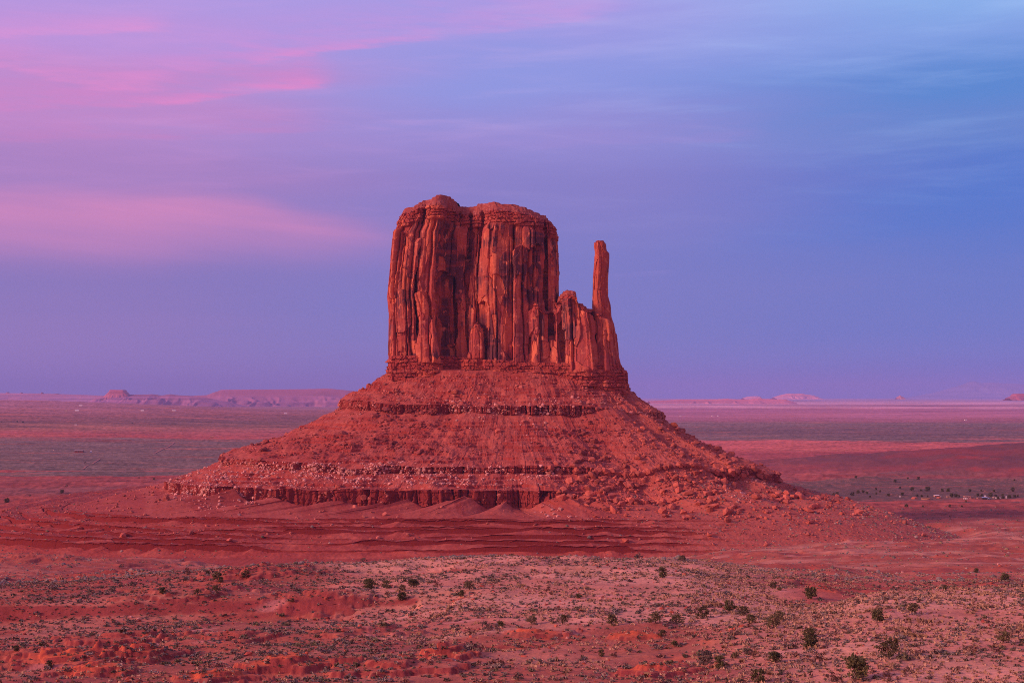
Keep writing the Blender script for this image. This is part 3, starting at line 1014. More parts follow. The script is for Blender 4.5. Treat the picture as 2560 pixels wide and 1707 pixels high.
def tower(name, plan, Lp, Rp, rim, foot, Yc, seed, back, cap_h, disp_kw, varn, nz, taper=0.0, ds=0.33, flare=0.0, cap_col=(.31, .09, .065)):
    """a cliff body. plan: front wall from left to right as (view x, set-back m from the front plane Yc[0]); Lp / Rp: its left and right edge as
    (view y, view x); rim / foot: height of the rim and foot as (view x, view y); cap_h: (view x, view y) of the crest behind the rim"""
    Yf, Yb = Yc
    Ym = Yf + 0.55 * (Yb - Yf)
    zl = np.array([DZ(p[0], Ym) for p in Lp][::-1]); xl = np.array([DX(p[1], Ym) for p in Lp][::-1])
    zr = np.array([DZ(p[0], Ym) for p in Rp][::-1]); xr = np.array([DX(p[1], Ym) for p in Rp][::-1])
    XL0, XR0 = xl.min(), xr.max()
    x0, x1 = plan[0][0], plan[-1][0]
    W = XR0 - XL0
    pts = [(((p[0] - x0) / (x1 - x0)) * W, Yf + p[1]) for p in plan]
    D = Yb - Yf
    nb = 14
    fy = pts[-1][1]
    bk = []
    for k in range(1, nb):
        t = k / nb
        an = math.pi * t
        bx = W / 2 + W / 2 * math.copysign(abs(math.cos(an)) ** 0.7, math.cos(an))
        yb = fy + (Yb - fy) * abs(math.sin(an)) ** 0.7
        bk.append((bx, yb))
    poly = pts + bk
    P = resample(poly, lambda m: ds if m[1] < Yf + max(34, 0.5 * D) else ds * 3.2)
    n = len(P)
    # smooth lightly, then arc length and outward normals
    for _ in range(2):
        P = 0.5 * P + 0.25 * (np.roll(P, 1, 0) + np.roll(P, -1, 0))
    T = np.roll(P, -3, 0) - np.roll(P, 3, 0)
    T /= np.linalg.norm(T, axis=1)[:, None] + 1e-9
    N = np.stack([T[:, 1], -T[:, 0]], 1)
    for _ in range(4):
        N = N + np.roll(N, 1, 0) + np.roll(N, -1, 0)
    N /= np.linalg.norm(N, axis=1)[:, None] + 1e-9
    arc = np.concatenate([[0], np.cumsum(np.hypot(*np.diff(P, axis=0).T))])
    xn = P[:, 0] / W
    vx = x0 + xn * (x1 - x0)                       # view x along the wall
    Yfr = Yf
    zt = np.interp(vx, [p[0] for p in rim], [DZ(p[1], Yfr) for p in rim])
    zb = np.interp(vx, [p[0] for p in foot], [DZ(p[1], Yfr) for p in foot])
    t = np.linspace(0, 1, nz)
    A = np.broadcast_to(arc[:, None], (n, nz))
    Z = zb[:, None] + (zt - zb)[:, None] * t[None, :]
    hb, ht = Z - zb[:, None], zt[:, None] - Z
    XLz = np.interp(Z, zl, xl); XRz = np.interp(Z, zr, xr)
    d, m = cliff_disp(A, Z, hb, ht, seed, **disp_kw)
    edge = ss(xn, 0.0, 0.02) * (1 - ss(xn, 0.98, 1.0))
    for cx_, cw_, ct_, cb_, cd_ in disp_kw.get('cracks', ()):
        vyz = 914 - Z / 0.3704
        wv = 3.0 * fbm(Z / 16, Z * 0 + cx_, 3, seed + 3)
        d = d - cd_ * np.exp(-((vx[:, None] + wv - cx_) / cw_) ** 2) * ss(vyz, ct_ - 6, ct_ + 10) * (1 - ss(vyz, cb_ - 20, cb_ + 5))
    d = d + flare * (1 - ss(hb, 0, 45)) ** 1.5
    # round the rim
    d = d - disp_kw.get('rnd', 0.5) * (1 - ss(ht, 0, 4.0)) ** 2
    X = XLz + xn[:, None] * (XRz - XLz)
    Yg = np.broadcast_to(P[:, 1][:, None], X.shape)
    mid = Yf + 0.5 * D
    Yg = mid + (Yg - mid) * (1 - taper * t[None, :])
    X = X + N[:, 0][:, None] * d * (0.35 + 0.65 * edge[:, None])
    Yg = Yg + N[:, 1][:, None] * d
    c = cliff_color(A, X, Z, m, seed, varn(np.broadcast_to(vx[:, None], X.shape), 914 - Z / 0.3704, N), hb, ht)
    # cap: rings inwards to a crest
    nc = 26
    sx = np.linspace(0, 1, nc + 1)[1:]
    xr0, yr0, zr0 = X[:, -1], Yg[:, -1], Z[:, -1]
    def smooth_rim(A):
        k = 31
        A2 = np.concatenate([A[-k:], A, A[:k]])
        return np.convolve(A2, np.ones(2 * k + 1) / (2 * k + 1), 'same')[k:-k]
    rx_s, ry_s, rz_s = smooth_rim(xr0), smooth_rim(yr0), smooth_rim(zr0)
    bl_ = np.clip(sx * 7, 0, 1)[None, :]
    hw = min(0.13 * D, 0.30 * (XR0 - XL0))
    cxr = np.clip(rx_s, XLz[:, -1].min() + hw, max(XRz[:, -1].max() - hw, XLz[:, -1].min() + hw))
    cyr = np.full_like(cxr, mid)
    crest = np.interp(vx, [p[0] for p in cap_h], [DZ(p[1], mid) for p in cap_h])
    crest = np.maximum(crest, zr0 + 0.05)
    cX = lerp(lerp(xr0[:, None], rx_s[:, None], bl_), cxr[:, None], sx[None, :])
    cY = lerp(lerp(yr0[:, None], ry_s[:, None], bl_), cyr[:, None], sx[None, :])
    prof = np.clip(sx / 0.35, 0, 1) ** 0.9
    zr1 = lerp(zr0[:, None], rz_s[:, None], bl_)
    cZ = zr1 + (crest[:, None] - zr1) * prof[None, :]
    cZ = cZ + 0.5 * fbm(cX / 8, cY / 8, 3, seed + 9) * np.clip(sx * 4, 0, 1)[None, :] * (D > 60)
    q = cZ / 2.1 + 0.3 * fbm(cX / 10, cY / 10, 2, seed + 8)
    cZ = lerp(cZ, (np.floor(q) + ss(q - np.floor(q), 0.7, 1.0)) * 2.1, 0.7) + 0.45 * fbm(cX / 2.5, cY / 2.5, 3, seed + 5) * (sx[None, :] > 0.1)
    cc = np.empty(cX.shape + (3,))
    cc[...] = cap_col
    cc = cmix(cc, (.20, .045, .04), ((q - np.floor(q)) > 0.72) * 0.7)
    cn = fbm(cX / 2.2, cZ / 0.9 + cY / 9, 3, seed + 6)
    cc = cmix(cc, (.26, .06, .05), ss(-cn, 0.0, 0.3) * 0.7)
    cc = cmix(cc, (.45, .20, .16), ss(cn, 0.15, 0.4) * 0.6)
    V = np.concatenate([np.stack([X, Yg, Z], -1), np.stack([cX, cY, cZ], -1)], 1)
    C = np.concatenate([c, cc], 1)
    nv = nz + nc
    me = mesh_np(name, local(V.reshape(-1, 3)), grid_faces(n, nv, True), C.reshape(-1, 3))
    return link(name, me, M_cliff, butte)


def varn_main(vx, vy, N):
    g = lambda cx, cy, wx, wy: np.exp(-((vx - cx) / wx) ** 2 - ((vy - cy) / wy) ** 2)
    return (-0.02 + 0.30 * g(1030, 620, 24, 120) + 0.34 * g(1200, 650, 55, 110) + 0.22 * g(1150, 560, 25, 70) + 0.22 * g(1240, 560, 40, 80) + 0.2 * g(1160, 790, 50, 60)
            - 0.35 * g(910, 620, 22, 160) - 0.2 * g(985, 600, 22, 90) - 0.2 * g(1105, 590, 10, 70) - 0.25 * g(1130, 520, 16, 60) + 0.12 * g(930, 640, 14, 100))


FRONT = 1170.0
tower("main_tower",
      [(888, 34), (893, 17), (899, 7), (906, 3), (922, 0.5), (940, 0), (951, 2.5), (955, 4), (958, 11), (961, 4.5), (966, 1), (978, -1), (996, -0.5), (1004, 1.5), (1008, 6), (1012, 17), (1020, 20), (1034, 20.5),
       (1041, 19), (1045, 27), (1049, 19), (1058, 16), (1068, 15.5), (1072, 23), (1076, 15), (1086, 12), (1098, 11.5), (1103, 18), (1107, 10), (1112, 4), (1119, 0.5), (1136, -3), (1155, -3.5), (1172, -2), (1186, -2.5),
       (1204, -1), (1222, 1.5), (1238, 4), (1248, 7), (1252, 14), (1256, 8.5), (1266, 10), (1272, 15), (1279, 24), (1284, 36)],
      [(455, 928), (490, 921), (530, 913), (545, 904), (590, 899), (640, 894), (680, 891), (700, 893), (720, 895), (790, 895), (820, 897), (860, 899)],
      [(470, 1266), (500, 1270), (510, 1276), (545, 1281), (600, 1283), (660, 1283), (720, 1284), (860, 1286)],
      [(888, 492), (921, 487), (940, 477), (965, 471), (1000, 470), (1030, 476), (1042, 482), (1060, 487), (1090, 488), (1105, 485), (1125, 481), (1160, 484), (1200, 489), (1240, 499), (1265, 506), (1276, 511), (1284, 516)],
      [(888, 862), (1284, 884)], (FRONT, FRONT + 82), 11, None,
      [(888, 488), (925, 482), (950, 470), (966, 465), (984, 457), (1012, 456.5), (1027, 460), (1040, 467), (1043, 478), (1075, 480), (1088, 475), (1118, 473), (1128, 470), (1140, 474), (1190, 479), (1208, 484), (1230, 493), (1250, 499), (1268, 506), (1284, 514)],
      dict(big=0.85, med=0.85, base_h=15.0, top_h=13.5, cracks=[(958, 2.6, 575, 800, 7), (1046, 2.4, 545, 850, 6), (1074, 2.0, 540, 720, 5), (1252, 2.6, 555, 850, 7), (1263, 1.6, 505, 640, 4), (936, 1.6, 640, 850, 3),
           (1102, 1.8, 560, 730, 4), (991, 1.4, 700, 840, 3), (1008, 2.4, 560, 840, 5), (1168, 1.3, 560, 700, 2.5), (1200, 1.6, 600, 860, 3.5), (1226, 1.4, 520, 700, 3), (1140, 1.3, 640, 840, 2.5), (925, 1.2, 545, 660, 2)]), varn_main, 430, taper=0.05, flare=3.0)


def varn_sh(vx, vy, N):
    return -0.22 + 0.25 * np.exp(-((vx - 1285) / 18) ** 2) - 0.25 * np.exp(-((vx - 1345) / 30) ** 2 - ((vy - 740) / 60) ** 2)


tower("shoulder_wall",
      [(1208, 26), (1213, 10), (1220, 3), (1232, -1), (1245, 0), (1258, 4), (1262, 10), (1266, 5), (1276, 1), (1284, 3), (1288, 9), (1292, 4), (1302, -2), (1312, -4), (1325, -5), (1342, -6), (1356, -4), (1364, 0), (1367, 8), (1371, 1), (1382, -2),
       (1394, 0), (1402, 4), (1409, 12), (1416, 26)],
      [(660, 1216), (700, 1212), (780, 1209), (870, 1208)],
      [(700, 1404), (735, 1409), (750, 1413), (800, 1417), (870, 1420)],
      [(1208, 735), (1216, 704), (1221, 692), (1238, 706), (1253, 718), (1265, 719), (1275, 710), (1281, 706), (1286, 690), (1292, 682), (1302, 676), (1318, 680), (1327, 684), (1330, 702), (1345, 708), (1358, 714), (1370, 718), (1395, 724), (1408, 736), (1414, 755), (1420, 765)],
      [(1208, 880), (1420, 890)], (FRONT - 6, FRONT + 44), 47, None,
      [(1208, 730), (1221, 690), (1253, 713), (1265, 714), (1281, 703), (1286, 683), (1294, 672), (1302, 667), (1316, 669), (1326, 674), (1329, 696), (1345, 702), (1358, 708), (1371, 712), (1395, 722), (1408, 735), (1420, 760)],
      dict(big=0.8, med=0.9, base_h=14.0, top_h=3.5, cracks=[(1367, 2.0, 715, 850, 5), (1262, 1.8, 715, 850, 4), (1290, 1.6, 700, 840, 4), (1310, 1.3, 740, 840, 2.5)]), varn_sh, 260, taper=0.10, flare=3.0)


def varn_sp(vx, vy, N):
    return -0.28 + 0.12 * np.exp(-((vy - 660) / 50) ** 2)


tower("spire",
      [(1360, 10), (1361, 5), (1364, 1.5), (1370, 0), (1378, -0.5), (1386, 0.5), (1392, 2), (1397, 5), (1400, 10)],
      [(548, 1366), (556, 1364), (566, 1364), (578, 1366), (600, 1365), (640, 1362), (665, 1361), (700, 1360), (730, 1362), (760, 1364), (800, 1366), (870, 1366)],
      [(548, 1392), (556, 1394), (570, 1394), (576, 1395), (581, 1400), (600, 1400), (640, 1398), (680, 1397), (690, 1400), (700, 1403), (728, 1405), (745, 1411), (756, 1413), (800, 1417), (830, 1424), (870, 1428)],
      [(1360, 555), (1366, 554.5), (1372, 553.5), (1386, 553.5), (1392, 556), (1400, 557)],
      [(1360, 888), (1428, 892)], (FRONT + 1, FRONT + 19), 83, None,
      [(1360, 553), (1370, 552.5), (1388, 552.5), (1400, 556)],
      dict(big=0.25, med=0.5, base_h=12.0, top_h=0.5, rnd=0.5), varn_sp, 420, ds=0.22, flare=2.0)

tower("leaning_slab",
      [(1078, 7), (1079, 3), (1083, 0.5), (1090, -0.5), (1100, 0), (1108, 0.5), (1112, 3), (1113, 7)],
      [(738, 1086), (750, 1083), (775, 1079), (800, 1078), (870, 1076)],
      [(738, 1106), (750, 1110), (775, 1112), (870, 1114)],
      [(1078, 752), (1085, 744), (1095, 740.5), (1104, 743), (1113, 752)],
      [(1076, 848), (1114, 848)], (FRONT - 1, FRONT + 16), 97, None,
      [(1078, 750), (1086, 742), (1095, 739), (1104, 742), (1113, 750)],
      dict(big=0.15, med=0.7, base_h=10.0, top_h=1.5), lambda vx, vy, N: np.full(vx.shape, -0.4), 150, ds=0.25, flare=1.0)

tower("base_ledge",
      [(897, 40), (898, 20), (901, 6), (908, 0), (940, -2), (970, -3), (1000, -2), (1012, 4), (1030, 7), (1060, 6), (1075, 2), (1085, -1), (1112, -1), (1118, -4), (1160, -6), (1200, -6), (1240, -6), (1280, -8), (1330, -9), (1380, -8), (1410, -5), (1426, 0), (1434, 10), (1437, 30), (1438, 44)],
      [(800, 899), (815, 898), (840, 898), (900, 897)],
      [(818, 1422), (825, 1427), (850, 1429), (853, 1434), (860, 1438), (915, 1440)],
      [(897, 817), (1000, 815), (1040, 818), (1075, 822), (1120, 826), (1200, 830), (1300, 835), (1380, 836), (1415, 832), (1428, 836), (1438, 850)],
      [(897, 874), (1100, 880), (1438, 915)], (FRONT - 2, FRONT + 84), 131, None,
      [(897, 815), (1438, 830)],
      dict(big=0.3, med=0.6, base_h=60.0, top_h=1.0), lambda vx, vy, N: np.full(vx.shape, -0.25), 110, taper=0.03)

# ------------------------------------------------------------------ far mesas, buttes and a mountain
def ridge_mesh(name, prof, Y, depth, base_y, seed, spur, flat=0.1, col=(.34, .12, .11), face=None, nx=260, nyr=60, cliff=0.25):
    # crest line is roughened by small notches
    """a far flat-topped ridge: prof = (view x, view y) crest line; foot at view row base_y; depth metres front to back; eroded spurs on its front"""
    xs = np.linspace(prof[0][0], prof[-1][0], nx)
    X = np.array([DX(v, Y) for v in xs])
    top = np.interp(xs, [p[0] for p in prof], [DZ(p[1], Y) for p in prof])
    zb = DZ(base_y, Y) - 20
    s = np.linspace(-1, 1, nyr * 2 + 1)
    H = (top - zb)[:, None]
    sf = np.abs(s)[None, :]
    wob = ridged(X[:, None] / spur + 0.35 * fbm(X[:, None] / spur * 2, s[None, :] * 3, 2, seed), s[None, :] * 0.6 + 0.3 * np.sign(s)[None, :], 4, seed + 1)
    pr = np.where(sf < flat, 1.0, np.where(sf < flat + 0.03, 1 - cliff * (sf - flat) / 0.03, (1 - cliff) * np.clip(1 - (sf - flat - 0.03) / (0.97 - flat), 0, 1) ** 1.25))
    er = ss(sf, flat + 0.02, flat + 0.35) * np.clip(1.15 - sf, 0, 1)
    Z = zb + H * (pr + er * (wob - 0.62) * 0.85)
    Yg = Y + s[None, :] * depth * 0.5 + 0 * X[:, None]
    C = np.empty(Z.shape + (3,))
    C[...] = col
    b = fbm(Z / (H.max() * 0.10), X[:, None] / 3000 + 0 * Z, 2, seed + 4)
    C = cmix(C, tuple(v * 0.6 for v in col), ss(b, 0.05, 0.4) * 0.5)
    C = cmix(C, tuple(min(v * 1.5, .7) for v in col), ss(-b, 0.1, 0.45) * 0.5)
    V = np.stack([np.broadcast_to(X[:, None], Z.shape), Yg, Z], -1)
    o0 = np.array([X.mean(), Y, zb])
    me = mesh_np(name, V.reshape(-1, 3) - o0, grid_faces(nx, nyr * 2 + 1), C.reshape(-1, 3), smooth=True)
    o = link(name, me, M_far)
    o.location = o0
    return o


o = ridge_mesh("mesa", [(395, 938), (420, 916), (440, 909), (478, 907), (490, 902), (500, 899), (510, 895), (560, 894.5), (640, 894), (700, 893.5), (728, 893), (748, 892), (765, 893), (815, 898), (880, 900), (960, 906), (1020, 930)], 14000, 1100, 945, 401, 420, flat=0.08, col=(.36, .17, .26))  # violet of the distant haze is mixed into the rock colour
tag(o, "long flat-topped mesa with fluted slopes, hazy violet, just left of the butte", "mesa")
o = ridge_mesh("mesa", [(188, 932), (205, 922), (222, 913), (245, 908), (300, 906), (330, 906), (350, 905), (372, 908), (392, 905), (405, 907), (440, 909), (470, 913), (520, 922), (580, 936)], 13300, 900, 945, 411, 350, flat=0.04, col=(.33, .16, .25), cliff=0.05)  # rock tinted violet, adding to the haze by colour
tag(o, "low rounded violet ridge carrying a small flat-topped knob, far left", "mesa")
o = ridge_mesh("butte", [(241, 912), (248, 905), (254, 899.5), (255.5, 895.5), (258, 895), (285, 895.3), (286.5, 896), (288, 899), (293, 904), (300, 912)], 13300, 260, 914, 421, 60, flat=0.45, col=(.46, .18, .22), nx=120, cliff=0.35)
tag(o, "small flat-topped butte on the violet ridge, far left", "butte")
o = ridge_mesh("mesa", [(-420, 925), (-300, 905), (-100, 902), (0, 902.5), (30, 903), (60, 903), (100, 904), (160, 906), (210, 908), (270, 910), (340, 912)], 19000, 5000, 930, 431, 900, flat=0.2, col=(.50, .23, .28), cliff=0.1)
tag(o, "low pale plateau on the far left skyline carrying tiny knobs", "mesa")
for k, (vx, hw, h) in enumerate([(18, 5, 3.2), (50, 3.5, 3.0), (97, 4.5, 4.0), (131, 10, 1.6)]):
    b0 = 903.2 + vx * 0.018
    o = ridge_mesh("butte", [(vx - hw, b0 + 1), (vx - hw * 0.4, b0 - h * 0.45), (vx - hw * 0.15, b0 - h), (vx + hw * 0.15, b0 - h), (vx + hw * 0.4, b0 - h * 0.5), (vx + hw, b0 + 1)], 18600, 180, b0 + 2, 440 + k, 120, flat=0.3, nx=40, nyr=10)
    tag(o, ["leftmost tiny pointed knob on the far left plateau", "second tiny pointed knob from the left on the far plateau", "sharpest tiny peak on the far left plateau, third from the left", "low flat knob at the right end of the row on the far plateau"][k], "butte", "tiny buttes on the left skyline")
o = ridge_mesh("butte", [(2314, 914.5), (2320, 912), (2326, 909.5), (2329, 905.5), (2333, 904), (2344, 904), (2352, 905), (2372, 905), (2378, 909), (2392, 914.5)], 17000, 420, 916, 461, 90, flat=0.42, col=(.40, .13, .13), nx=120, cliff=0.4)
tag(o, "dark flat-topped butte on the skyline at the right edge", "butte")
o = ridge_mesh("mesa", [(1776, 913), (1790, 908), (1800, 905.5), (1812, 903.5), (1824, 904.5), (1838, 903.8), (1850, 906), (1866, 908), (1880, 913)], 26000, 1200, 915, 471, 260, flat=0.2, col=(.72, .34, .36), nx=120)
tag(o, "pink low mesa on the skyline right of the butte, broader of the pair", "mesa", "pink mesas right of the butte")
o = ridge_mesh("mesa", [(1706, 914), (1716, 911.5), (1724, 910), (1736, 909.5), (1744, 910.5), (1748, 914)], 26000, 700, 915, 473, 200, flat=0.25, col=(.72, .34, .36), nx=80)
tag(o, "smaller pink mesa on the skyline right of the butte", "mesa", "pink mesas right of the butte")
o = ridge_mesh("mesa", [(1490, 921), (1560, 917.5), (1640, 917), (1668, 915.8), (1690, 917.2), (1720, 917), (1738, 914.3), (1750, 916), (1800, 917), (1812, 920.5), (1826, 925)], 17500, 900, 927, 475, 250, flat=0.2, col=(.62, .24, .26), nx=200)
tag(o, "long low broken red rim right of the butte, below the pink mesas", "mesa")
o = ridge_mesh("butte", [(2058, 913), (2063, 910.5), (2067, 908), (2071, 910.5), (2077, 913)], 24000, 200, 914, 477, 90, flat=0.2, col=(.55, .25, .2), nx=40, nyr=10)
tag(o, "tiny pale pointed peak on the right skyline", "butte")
o = ridge_mesh("mountain", [(2080, 914), (2140, 903), (2180, 893), (2205, 886), (2226, 878), (2234, 876), (2250, 880), (2275, 878.5), (2300, 880), (2330, 881.5), (2360, 884), (2420, 895), (2500, 914)], 60000, 8000, 917, 481, 3500, flat=0.05, col=(.34, .30, .42), nx=160, cliff=0.05)  # pale bluish colour paints in extra haze so the mountain fades
tag(o, kind="structure")


# ------------------------------------------------------------------ cracks are part of the walls; now the loose rock
RNG = np.random.RandomState(12)
random.seed(5)


def rock_mesh(name, seed, sq=(1, 1, 0.7), n=16):
    r = random.Random(seed)
    bm = bmesh.new()
    for _ in range(n):
        v = Vector((r.gauss(0, 1), r.gauss(0, 1), r.gauss(0, 1))).normalized()
        m_ = max(abs(v.x), abs(v.y), abs(v.z))
        v = v * (0.55 + 0.45 / m_ * 0.8) * r.uniform(0.8, 1.05)
        bm.verts.new((v.x * sq[0] * 0.5, v.y * sq[1] * 0.5, v.z * sq[2] * 0.5))
    res = bmesh.ops.convex_hull(bm, input=bm.verts)
    junk = [g for g in res['geom_interior'] if isinstance(g, bmesh.types.BMVert)]
    bmesh.ops.delete(bm, geom=junk, context='VERTS')
    bmesh.ops.triangulate(bm, faces=bm.faces)
    me = bpy.data.meshes.new(name)
    bm.to_mesh(me)
    bm.free()
    return me


def mesh_arrays(me):
    V = np.empty(len(me.vertices) * 3, np.float32)
    me.vertices.foreach_get("co", V)
    Fi = np.empty(len(me.polygons) * 3, np.int32)
    me.polygons.foreach_get("vertices", Fi)
    return V.reshape(-1, 3), Fi.reshape(-1, 3)


def rotz(V, a):
    c, s = math.cos(a), math.sin(a)
    return np.stack([V[:, 0] * c - V[:, 1] * s, V[:, 0] * s + V[:, 1] * c, V[:, 2]], 1)


def merge(name, shapes, which, x, y, z, size, ang, tilt, colors, mat):
    """one mesh from many placed copies of a few triangle meshes"""
    Vs, Fs, Cs, o = [], [], [], 0
    for k, (V, Fi) in enumerate(shapes):
        m_ = np.where(which == k)[0]
        if not len(m_):
            continue
        W = V[None] * size[m_, None, None]
        ct, st_ = np.cos(tilt[m_])[:, None], np.sin(tilt[m_])[:, None]
        X1, Z1 = W[..., 0] * ct - W[..., 2] * st_, W[..., 0] * st_ + W[..., 2] * ct
        ca, sa = np.cos(ang[m_])[:, None], np.sin(ang[m_])[:, None]
        P = np.stack([X1 * ca - W[..., 1] * sa + x[m_, None], X1 * sa + W[..., 1] * ca + y[m_, None], Z1 + z[m_, None]], -1)
        n, nv = P.shape[:2]
        Fs.append((Fi[None] + (np.arange(n) * nv)[:, None, None] + o).reshape(-1, 3))
        Vs.append(P.reshape(-1, 3))
        Cs.append(np.repeat(colors[m_], nv, 0))
        o += n * nv
    me = mesh_np(name, np.concatenate(Vs), np.concatenate(Fs), np.concatenate(Cs))
    return link(name, me, mat)


ROCKS = [rock_mesh("boulder", 100 + k, ((1, .8, .62), (1, .9, .8), (1.1, .7, .5), (.9, .9, .9))[k % 4], 13 + k) for k in range(10)]
ROCK_ARR = [mesh_arrays(m_) for m_ in ROCKS]
M_rubble = tint_mat("rubble_rock", 0.5, 0.8, 0.2)


def boulder_mat(name, c0, c1):
    return plain_mat(name, c0, c1, 0.5, 0.95, 0.5)


MB_dark = boulder_mat("maroon_boulder", (.17, .05, .045), (.30, .085, .065))
MB_red = boulder_mat("red_boulder", (.34, .085, .055), (.46, .15, .10))
MB_pale = boulder_mat("pale_boulder", (.52, .27, .22), (.62, .36, .30))

# candidates on the talus
NCAND = 95000
tph = RNG.uniform(math.pi * 0.97, math.pi * 2.03, NCAND)
tt = RNG.uniform(1.0, KD["toe"] + 0.75, NCAND)
_tp = talus_point(tph, tt)
bx, by, bz, b_under_ledge = _tp[0], _tp[1], _tp[2], _tp[9]
ppx, ppy = project(bx, by, bz)
vx_, vy_ = ppx / K, ppy / K


def blob(cx, cy, wx, wy):
    return np.exp(-((vx_ - cx) / wx) ** 2 - ((vy_ - cy) / wy) ** 2)


clump = ss(fbm(bx / 18, by / 18 + bz / 9, 3, 501), -0.1, 0.45)
# zones: dark fall above the second ledge, pale scree under it, big red blocks on the right, scattered elsewhere
z_dark = (blob(900, 1030, 190, 26) + 0.9 * blob(960, 985, 90, 45) + 0.8 * blob(1340, 1010, 70, 60) + 0.35 * blob(700, 1030, 120, 22)) * (0.25 + clump)
z_pale = (1.5 * blob(800, 1088, 200, 22) + 0.9 * blob(1050, 1092, 260, 22) + 0.8 * blob(500, 1125, 90, 40) + 0.5 * blob(1300, 1180, 70, 35) + 0.5 * blob(1690, 1130, 60, 40) + 0.35 * blob(1150, 960, 260, 60)) * (0.2 + clump)
z_big = (0.9 * blob(1520, 1090, 190, 70) + 0.5 * blob(1560, 1010, 120, 40) + 0.45 * blob(1780, 1180, 170, 35) + 0.4 * blob(1400, 1140, 120, 50)) * (0.3 + clump * 0.8)
z_any = 0.22 * clump + 0.02 + 0.9 * b_under_ledge * clump
tot = z_dark + z_pale + z_big + z_any
keep = RNG.rand(NCAND) < np.clip(tot * 0.8, 0, 1)
kind = np.argmax(np.stack([z_dark, z_pale, z_big, z_any]) * (0.4 + RNG.rand(4, NCAND)), 0)
size = 0.55 + 0.85 * RNG.exponential(1.0, NCAND)
size = np.clip(size * np.choose(kind, [1.45, 1.15, 1.45, 1.15]), 0.5, 8.5)
size = np.where(kind == 1, np.minimum(0.45 + 0.62 * size ** 1.25, 3.6), size)
size = np.where((kind == 2) & (RNG.rand(NCAND) < 0.05), RNG.uniform(4.5, 8.0, NCAND), size)
idx = np.where(keep)[0]
idx = idx[np.argsort(-(size[idx] / by[idx]))]
solo, rest = idx[:285], idx[285:30000]
BLAB = [("dark maroon boulder in the rockfall along the butte's second ledge", "dark boulders on the talus", MB_dark),
        ("pale pinkish boulder in the light scree on the talus slope", "pale boulders in the scree", MB_pale),
        ("large red-orange boulder on the long scree slope right of the ledges", "large red boulders on the scree slope", MB_red),
        ("weathered red boulder lying among smaller stones on the butte's talus", "scattered red boulders on the talus", MB_red)]
ROCK_BY = [[], [], [], []]
for k in range(4):
    for m_ in ROCKS:
        c_ = m_.copy()
        c_.materials.append(BLAB[k][2])
        ROCK_BY[k].append(c_)
proto_b = [bpy.data.objects.new("boulder", ROCK_BY[k][0]) for k in range(4)]
for i in solo:
    k = int(kind[i])
    ob = proto_b[k].copy()
    ob.data = ROCK_BY[k][RNG.randint(len(ROCKS))]
    s_ = float(size[i])
    ob.location = (bx[i], by[i], bz[i] + 0.16 * s_)
    ob.scale = (s_ * RNG.uniform(.85, 1.3), s_ * RNG.uniform(.85, 1.2), s_ * RNG.uniform(.8, 1.2))
    ob.rotation_euler = (RNG.uniform(-.3, .3), RNG.uniform(-.3, .3), RNG.uniform(0, 6.28))
    COL.objects.link(ob)
    tag(ob, BLAB[k][0], "boulder", BLAB[k][1])
rc = np.array([(.25, .07, .055), (.55, .30, .25), (.40, .12, .08), (.40, .14, .10)])
nr_ = len(rest)
o = merge("rubble", ROCK_ARR, RNG.randint(len(ROCKS), size=nr_), bx[rest], by[rest], bz[rest] + 0.12 * size[rest], size[rest] * 0.9, RNG.uniform(0, 6.28, nr_), RNG.uniform(-.4, .4, nr_), rc[kind[rest]] * RNG.uniform(0.7, 1.25, (nr_, 1)), M_rubble)
tag(o, "broken red and pale rock rubble strewn over the butte's talus", "rubble", kind="stuff")

# ------------------------------------------------------------------ sagebrush and grass
M_sage = tint_mat("sagebrush_leaves", 0.5, 3.0, 0.02)


def shrub_arr(seed, n=26, flat=0.55, leaf=0.30):
    """a low rounded clump of leafy sprays: triangles set through a dome"""
    r = np.random.RandomState(seed)
    V, Fi = [], []
    lob = [(r.uniform(-.22, .22), r.uniform(-.22, .22), r.uniform(.7, 1.0)) for _ in range(4)]
    for k in range(n):
        lx, ly, ls = lob[k % 4]
        th, ph_ = r.uniform(0, 2 * math.pi), math.acos(r.uniform(0.05, 1))
        rr = 0.42 * ls * r.uniform(.6, 1.0)
        c = np.array([lx + rr * math.sin(ph_) * math.cos(th), ly + rr * math.sin(ph_) * math.sin(th), flat * rr * 2.0 * math.cos(ph_) * .9 + 0.03])
        a1 = r.normal(size=3); a1 /= np.linalg.norm(a1)
        a2 = np.cross(a1, r.normal(size=3)); a2 /= np.linalg.norm(a2)
        s_ = leaf * r.uniform(.6, 1.1)
        b = len(V)
        V += [c - a1 * s_ * .5, c + a1 * s_ * .5, c + a2 * s_ * .8]
        Fi.append((b, b + 1, b + 2))
    return np.array(V, np.float32), np.array(Fi, np.int32)


def dome_arr(seed):
    r = np.random.RandomState(seed)
    V = [(0, 0, 0.42 * r.uniform(.8, 1.1))]
    for k in range(6):
        a = k * math.pi / 3 + r.uniform(-.3, .3)
        V.append((math.cos(a) * .42 * r.uniform(.7, 1.1), math.sin(a) * .42 * r.uniform(.7, 1.1), 0.22 * r.uniform(.6, 1.2)))
    for k in range(6):
        a = k * math.pi / 3
        V.append((math.cos(a) * .5, math.sin(a) * .5, -0.1))
    Fi = []
    for k in range(6):
        j = (k + 1) % 6
        Fi += [(0, 1 + k, 1 + j), (1 + k, 7 + k, 7 + j), (1 + k, 7 + j, 1 + j)]
    return np.array(V, np.float32), np.array(Fi, np.int32)


